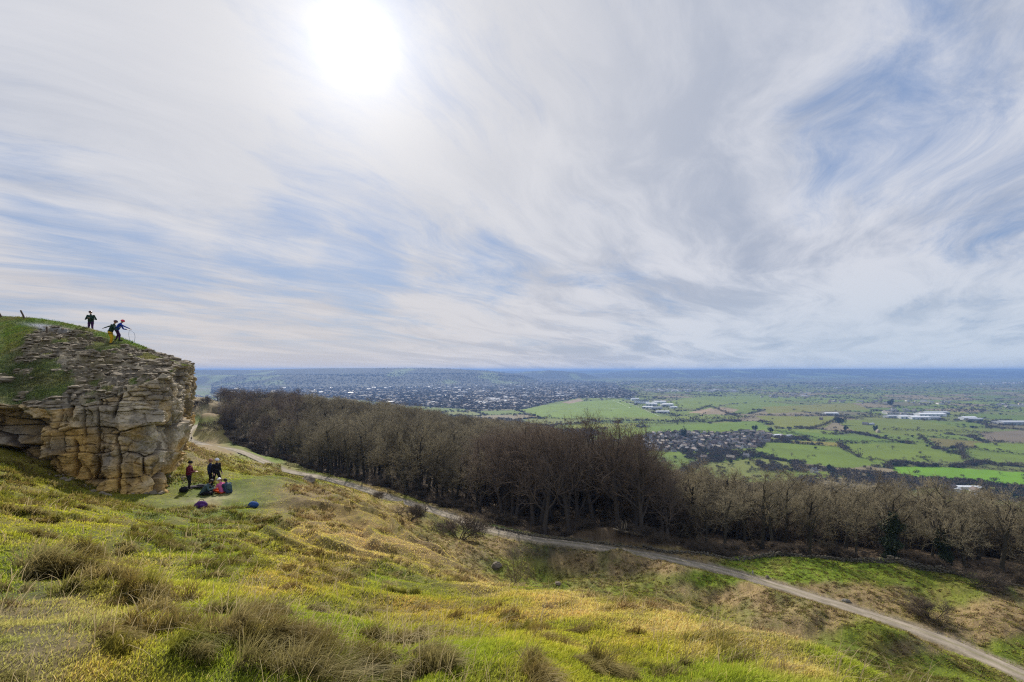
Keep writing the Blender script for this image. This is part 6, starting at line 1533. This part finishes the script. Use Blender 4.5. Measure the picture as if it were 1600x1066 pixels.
sky = nd('ShaderNodeTexSky', sky_type='NISHITA'); sky.sun_disc = False
sky.sun_elevation = SUN_EL; sky.sun_rotation = SUN_AZ
sky.altitude = 300; sky.air_density = 1.2; sky.dust_density = 0.6; sky.ozone_density = 3.0
skyc = VM('MULTIPLY', sky.outputs['Color'], (0.085, 0.085, 0.085))
# warp, then streaked cirrus on the cloud sheet
rotm = nd('ShaderNodeMapping', vector_type='TEXTURE'); rotm.inputs['Rotation'].default_value = (0, 0, math.radians(57)); rotm.inputs['Scale'].default_value = (3.2, 1.0, 1)
warp = nd('ShaderNodeTexNoise'); warp.inputs['Scale'].default_value = 0.35; warp.inputs['Detail'].default_value = 3; L.new(CPn, warp.inputs['Vector'])
wv = VM('ADD', CPn, VM('SCALE', VM('SUBTRACT', warp.outputs['Color'], (0.5, 0.5, 0.5)), None))
N_scale = wv.node.inputs[1].links[0].from_node; N_scale.inputs['Scale'].default_value = 1.5
L.new(wv, rotm.inputs['Vector']); SP = rotm.outputs[0]
n1 = noise(SP, 1.1, 12, 0.58, 0.4); n2 = noise(SP, 4.6, 14, 0.70, 0.5); n3 = noise(wv, 0.9, 8, 0.55)
cov = M('ADD', M('ADD', M('MULTIPLY', n1, 0.58), M('MULTIPLY', n2, 0.46)), M('MULTIPLY', n3, 0.32))
# where the veil is thin (blue shows) and where it is thick
def plus(*t):
    r = t[0]
    for q in t[1:]: r = M('ADD', r, q)
    return r
thin = plus(*[M('MULTIPLY', lobe(a, b, d), k) for a, b, d, k in ((1540, 320, 10, .06), (1500, 20, 26, .02), (130, 400, 15, .05), (440, 395, 7, .12), (570, 428, 6, .14), (300, 370, 6, .10), (120, 340, 7, .10), (780, 425, 6, .05), (1400, 120, 12, .05), (760, 425, 7, .07), (1330, 90, 14, .06), (1290, 330, 6, .08))])
thick = plus(*[M('MULTIPLY', lobe(a, b, d), k) for a, b, d, k in ((1400, 200, 24, .06), (60, 200, 22, .05), (900, 220, 26, .10), (1250, 470, 14, .10), (250, 270, 11, .08), (1150, 150, 14, .08))])
cov = M('ADD', M('SUBTRACT', cov, thin), thick)
cf = rng(cov, 0.475, 0.745)
cf = M('MULTIPLY_ADD', cf, 0.72, 0.26)
low = rng(dz, 0.0, 0.13, 1.0, 0.0)          # veil thickens to the horizon
cf = M('MAXIMUM', cf, M('MULTIPLY', low, 0.90))
sdot = VM('DOT_PRODUCT', D, tuple(sd), out=1)
near_sun = M('POWER', M('MAXIMUM', sdot, 0.0), 7.0)
n4 = noise(SP, 2.2, 12, 0.62, 0.5)
cb = mixc(rng(M('ADD', M('MULTIPLY', n4, .6), M('MULTIPLY', n1, .4)), 0.38, 0.60), (0.35, 0.40, 0.51), (0.62, 0.64, 0.705))
cb = mixc(near_sun, cb, (0.65, 0.645, 0.665))
warm = M('MULTIPLY', rng(dz, 0.02, 0.30, 1.0, 0.0), rng(sep.outputs['X'], -0.75, 0.55, 1.0, 0.0))
cb = mixc(M('MULTIPLY', warm, 0.70), cb, (0.62, 0.56, 0.52))
coolr = M('MULTIPLY', rng(dz, 0.0, 0.22, 1.0, 0.0), rng(sep.outputs['X'], 0.0, 0.7))
cb = mixc(M('MULTIPLY', coolr, 0.8), cb, (0.50, 0.59, 0.70))
blue = mixc(0.7, skyc, (0.11, 0.235, 0.51))
res = mixc(cf, blue, cb)
# the sun behind thin cloud: blown core, wide veil
ang = M('ARCCOSINE', M('MINIMUM', sdot, 0.99999))
angn = M('ADD', ang, M('MULTIPLY', M('SUBTRACT', n2, 0.5), 0.03))
core = M('ADD', M('EXPONENT', M('MULTIPLY', M('MULTIPLY', angn, angn), -520.0)), M('MULTIPLY', M('EXPONENT', M('MULTIPLY', M('MULTIPLY', angn, angn), -75.0)), 0.28)); g1 = M('EXPONENT', M('MULTIPLY', M('MULTIPLY', ang, ang), -26.0)); g2 = M('EXPONENT', M('MULTIPLY', ang, -3.2))
glow = M('ADD', M('ADD', M('MULTIPLY', core, 0.80), M('MULTIPLY', g1, 0.13)), M('MULTIPLY', g2, 0.05))
gl = nd('ShaderNodeCombineColor'); L.new(glow, gl.inputs[0]); L.new(M('MULTIPLY', glow, 0.98), gl.inputs[1]); L.new(M('MULTIPLY', glow, 0.94), gl.inputs[2])
res = VM('ADD', res, gl.outputs[0])
bg = nd('ShaderNodeBackground'); bg.inputs['Strength'].default_value = 1.0
L.new(res, bg.inputs['Color']); wo = nd('ShaderNodeOutputWorld'); L.new(bg.outputs[0], wo.inputs['Surface'])

# haze: the air over the plain
hb = MB(); hb.box((0, 0, 75), (67000, 67000, 680), 0)
m, nt2, N2, L2 = new_mat('haze_air'); pv = N2.new('ShaderNodeVolumePrincipled'); pv.inputs['Density'].default_value = 8.5e-5
pv.inputs['Color'].default_value = (0.28, 0.48, 0.92, 1); pv.inputs['Anisotropy'].default_value = 0.1
om = N2.new('ShaderNodeOutputMaterial'); L2.new(pv.outputs[0], om.inputs['Volume'])
hz = hb.build('haze', m); tag(hz, 'thin blue haze lying over the far plain and hills', 'haze', kind='stuff')
hz.location = (0, 0, 0)
zs = sorted(set(round(v.co.z) for v in hz.data.vertices))
for v in hz.data.vertices: v.co.z = -290 if v.co.z < 75 else 41
scene.view_settings.view_transform = 'Standard'; scene.view_settings.look = 'None'
scene.view_settings.exposure = 0.13; scene.view_settings.gamma = 1.0; scene.view_settings.use_curve_mapping = False
scene.render.film_transparent = False
cy = scene.cycles
scene.render.engine = 'CYCLES'
cy.max_bounces = 6; cy.diffuse_bounces = 2; cy.glossy_bounces = 1; cy.transmission_bounces = 3; cy.volume_bounces = 0; cy.transparent_max_bounces = 8
cy.use_denoising = False; cy.use_adaptive_sampling = True; cy.adaptive_threshold = 0.01; cy.filter_width = 1.2
cy.sample_clamp_indirect = 4
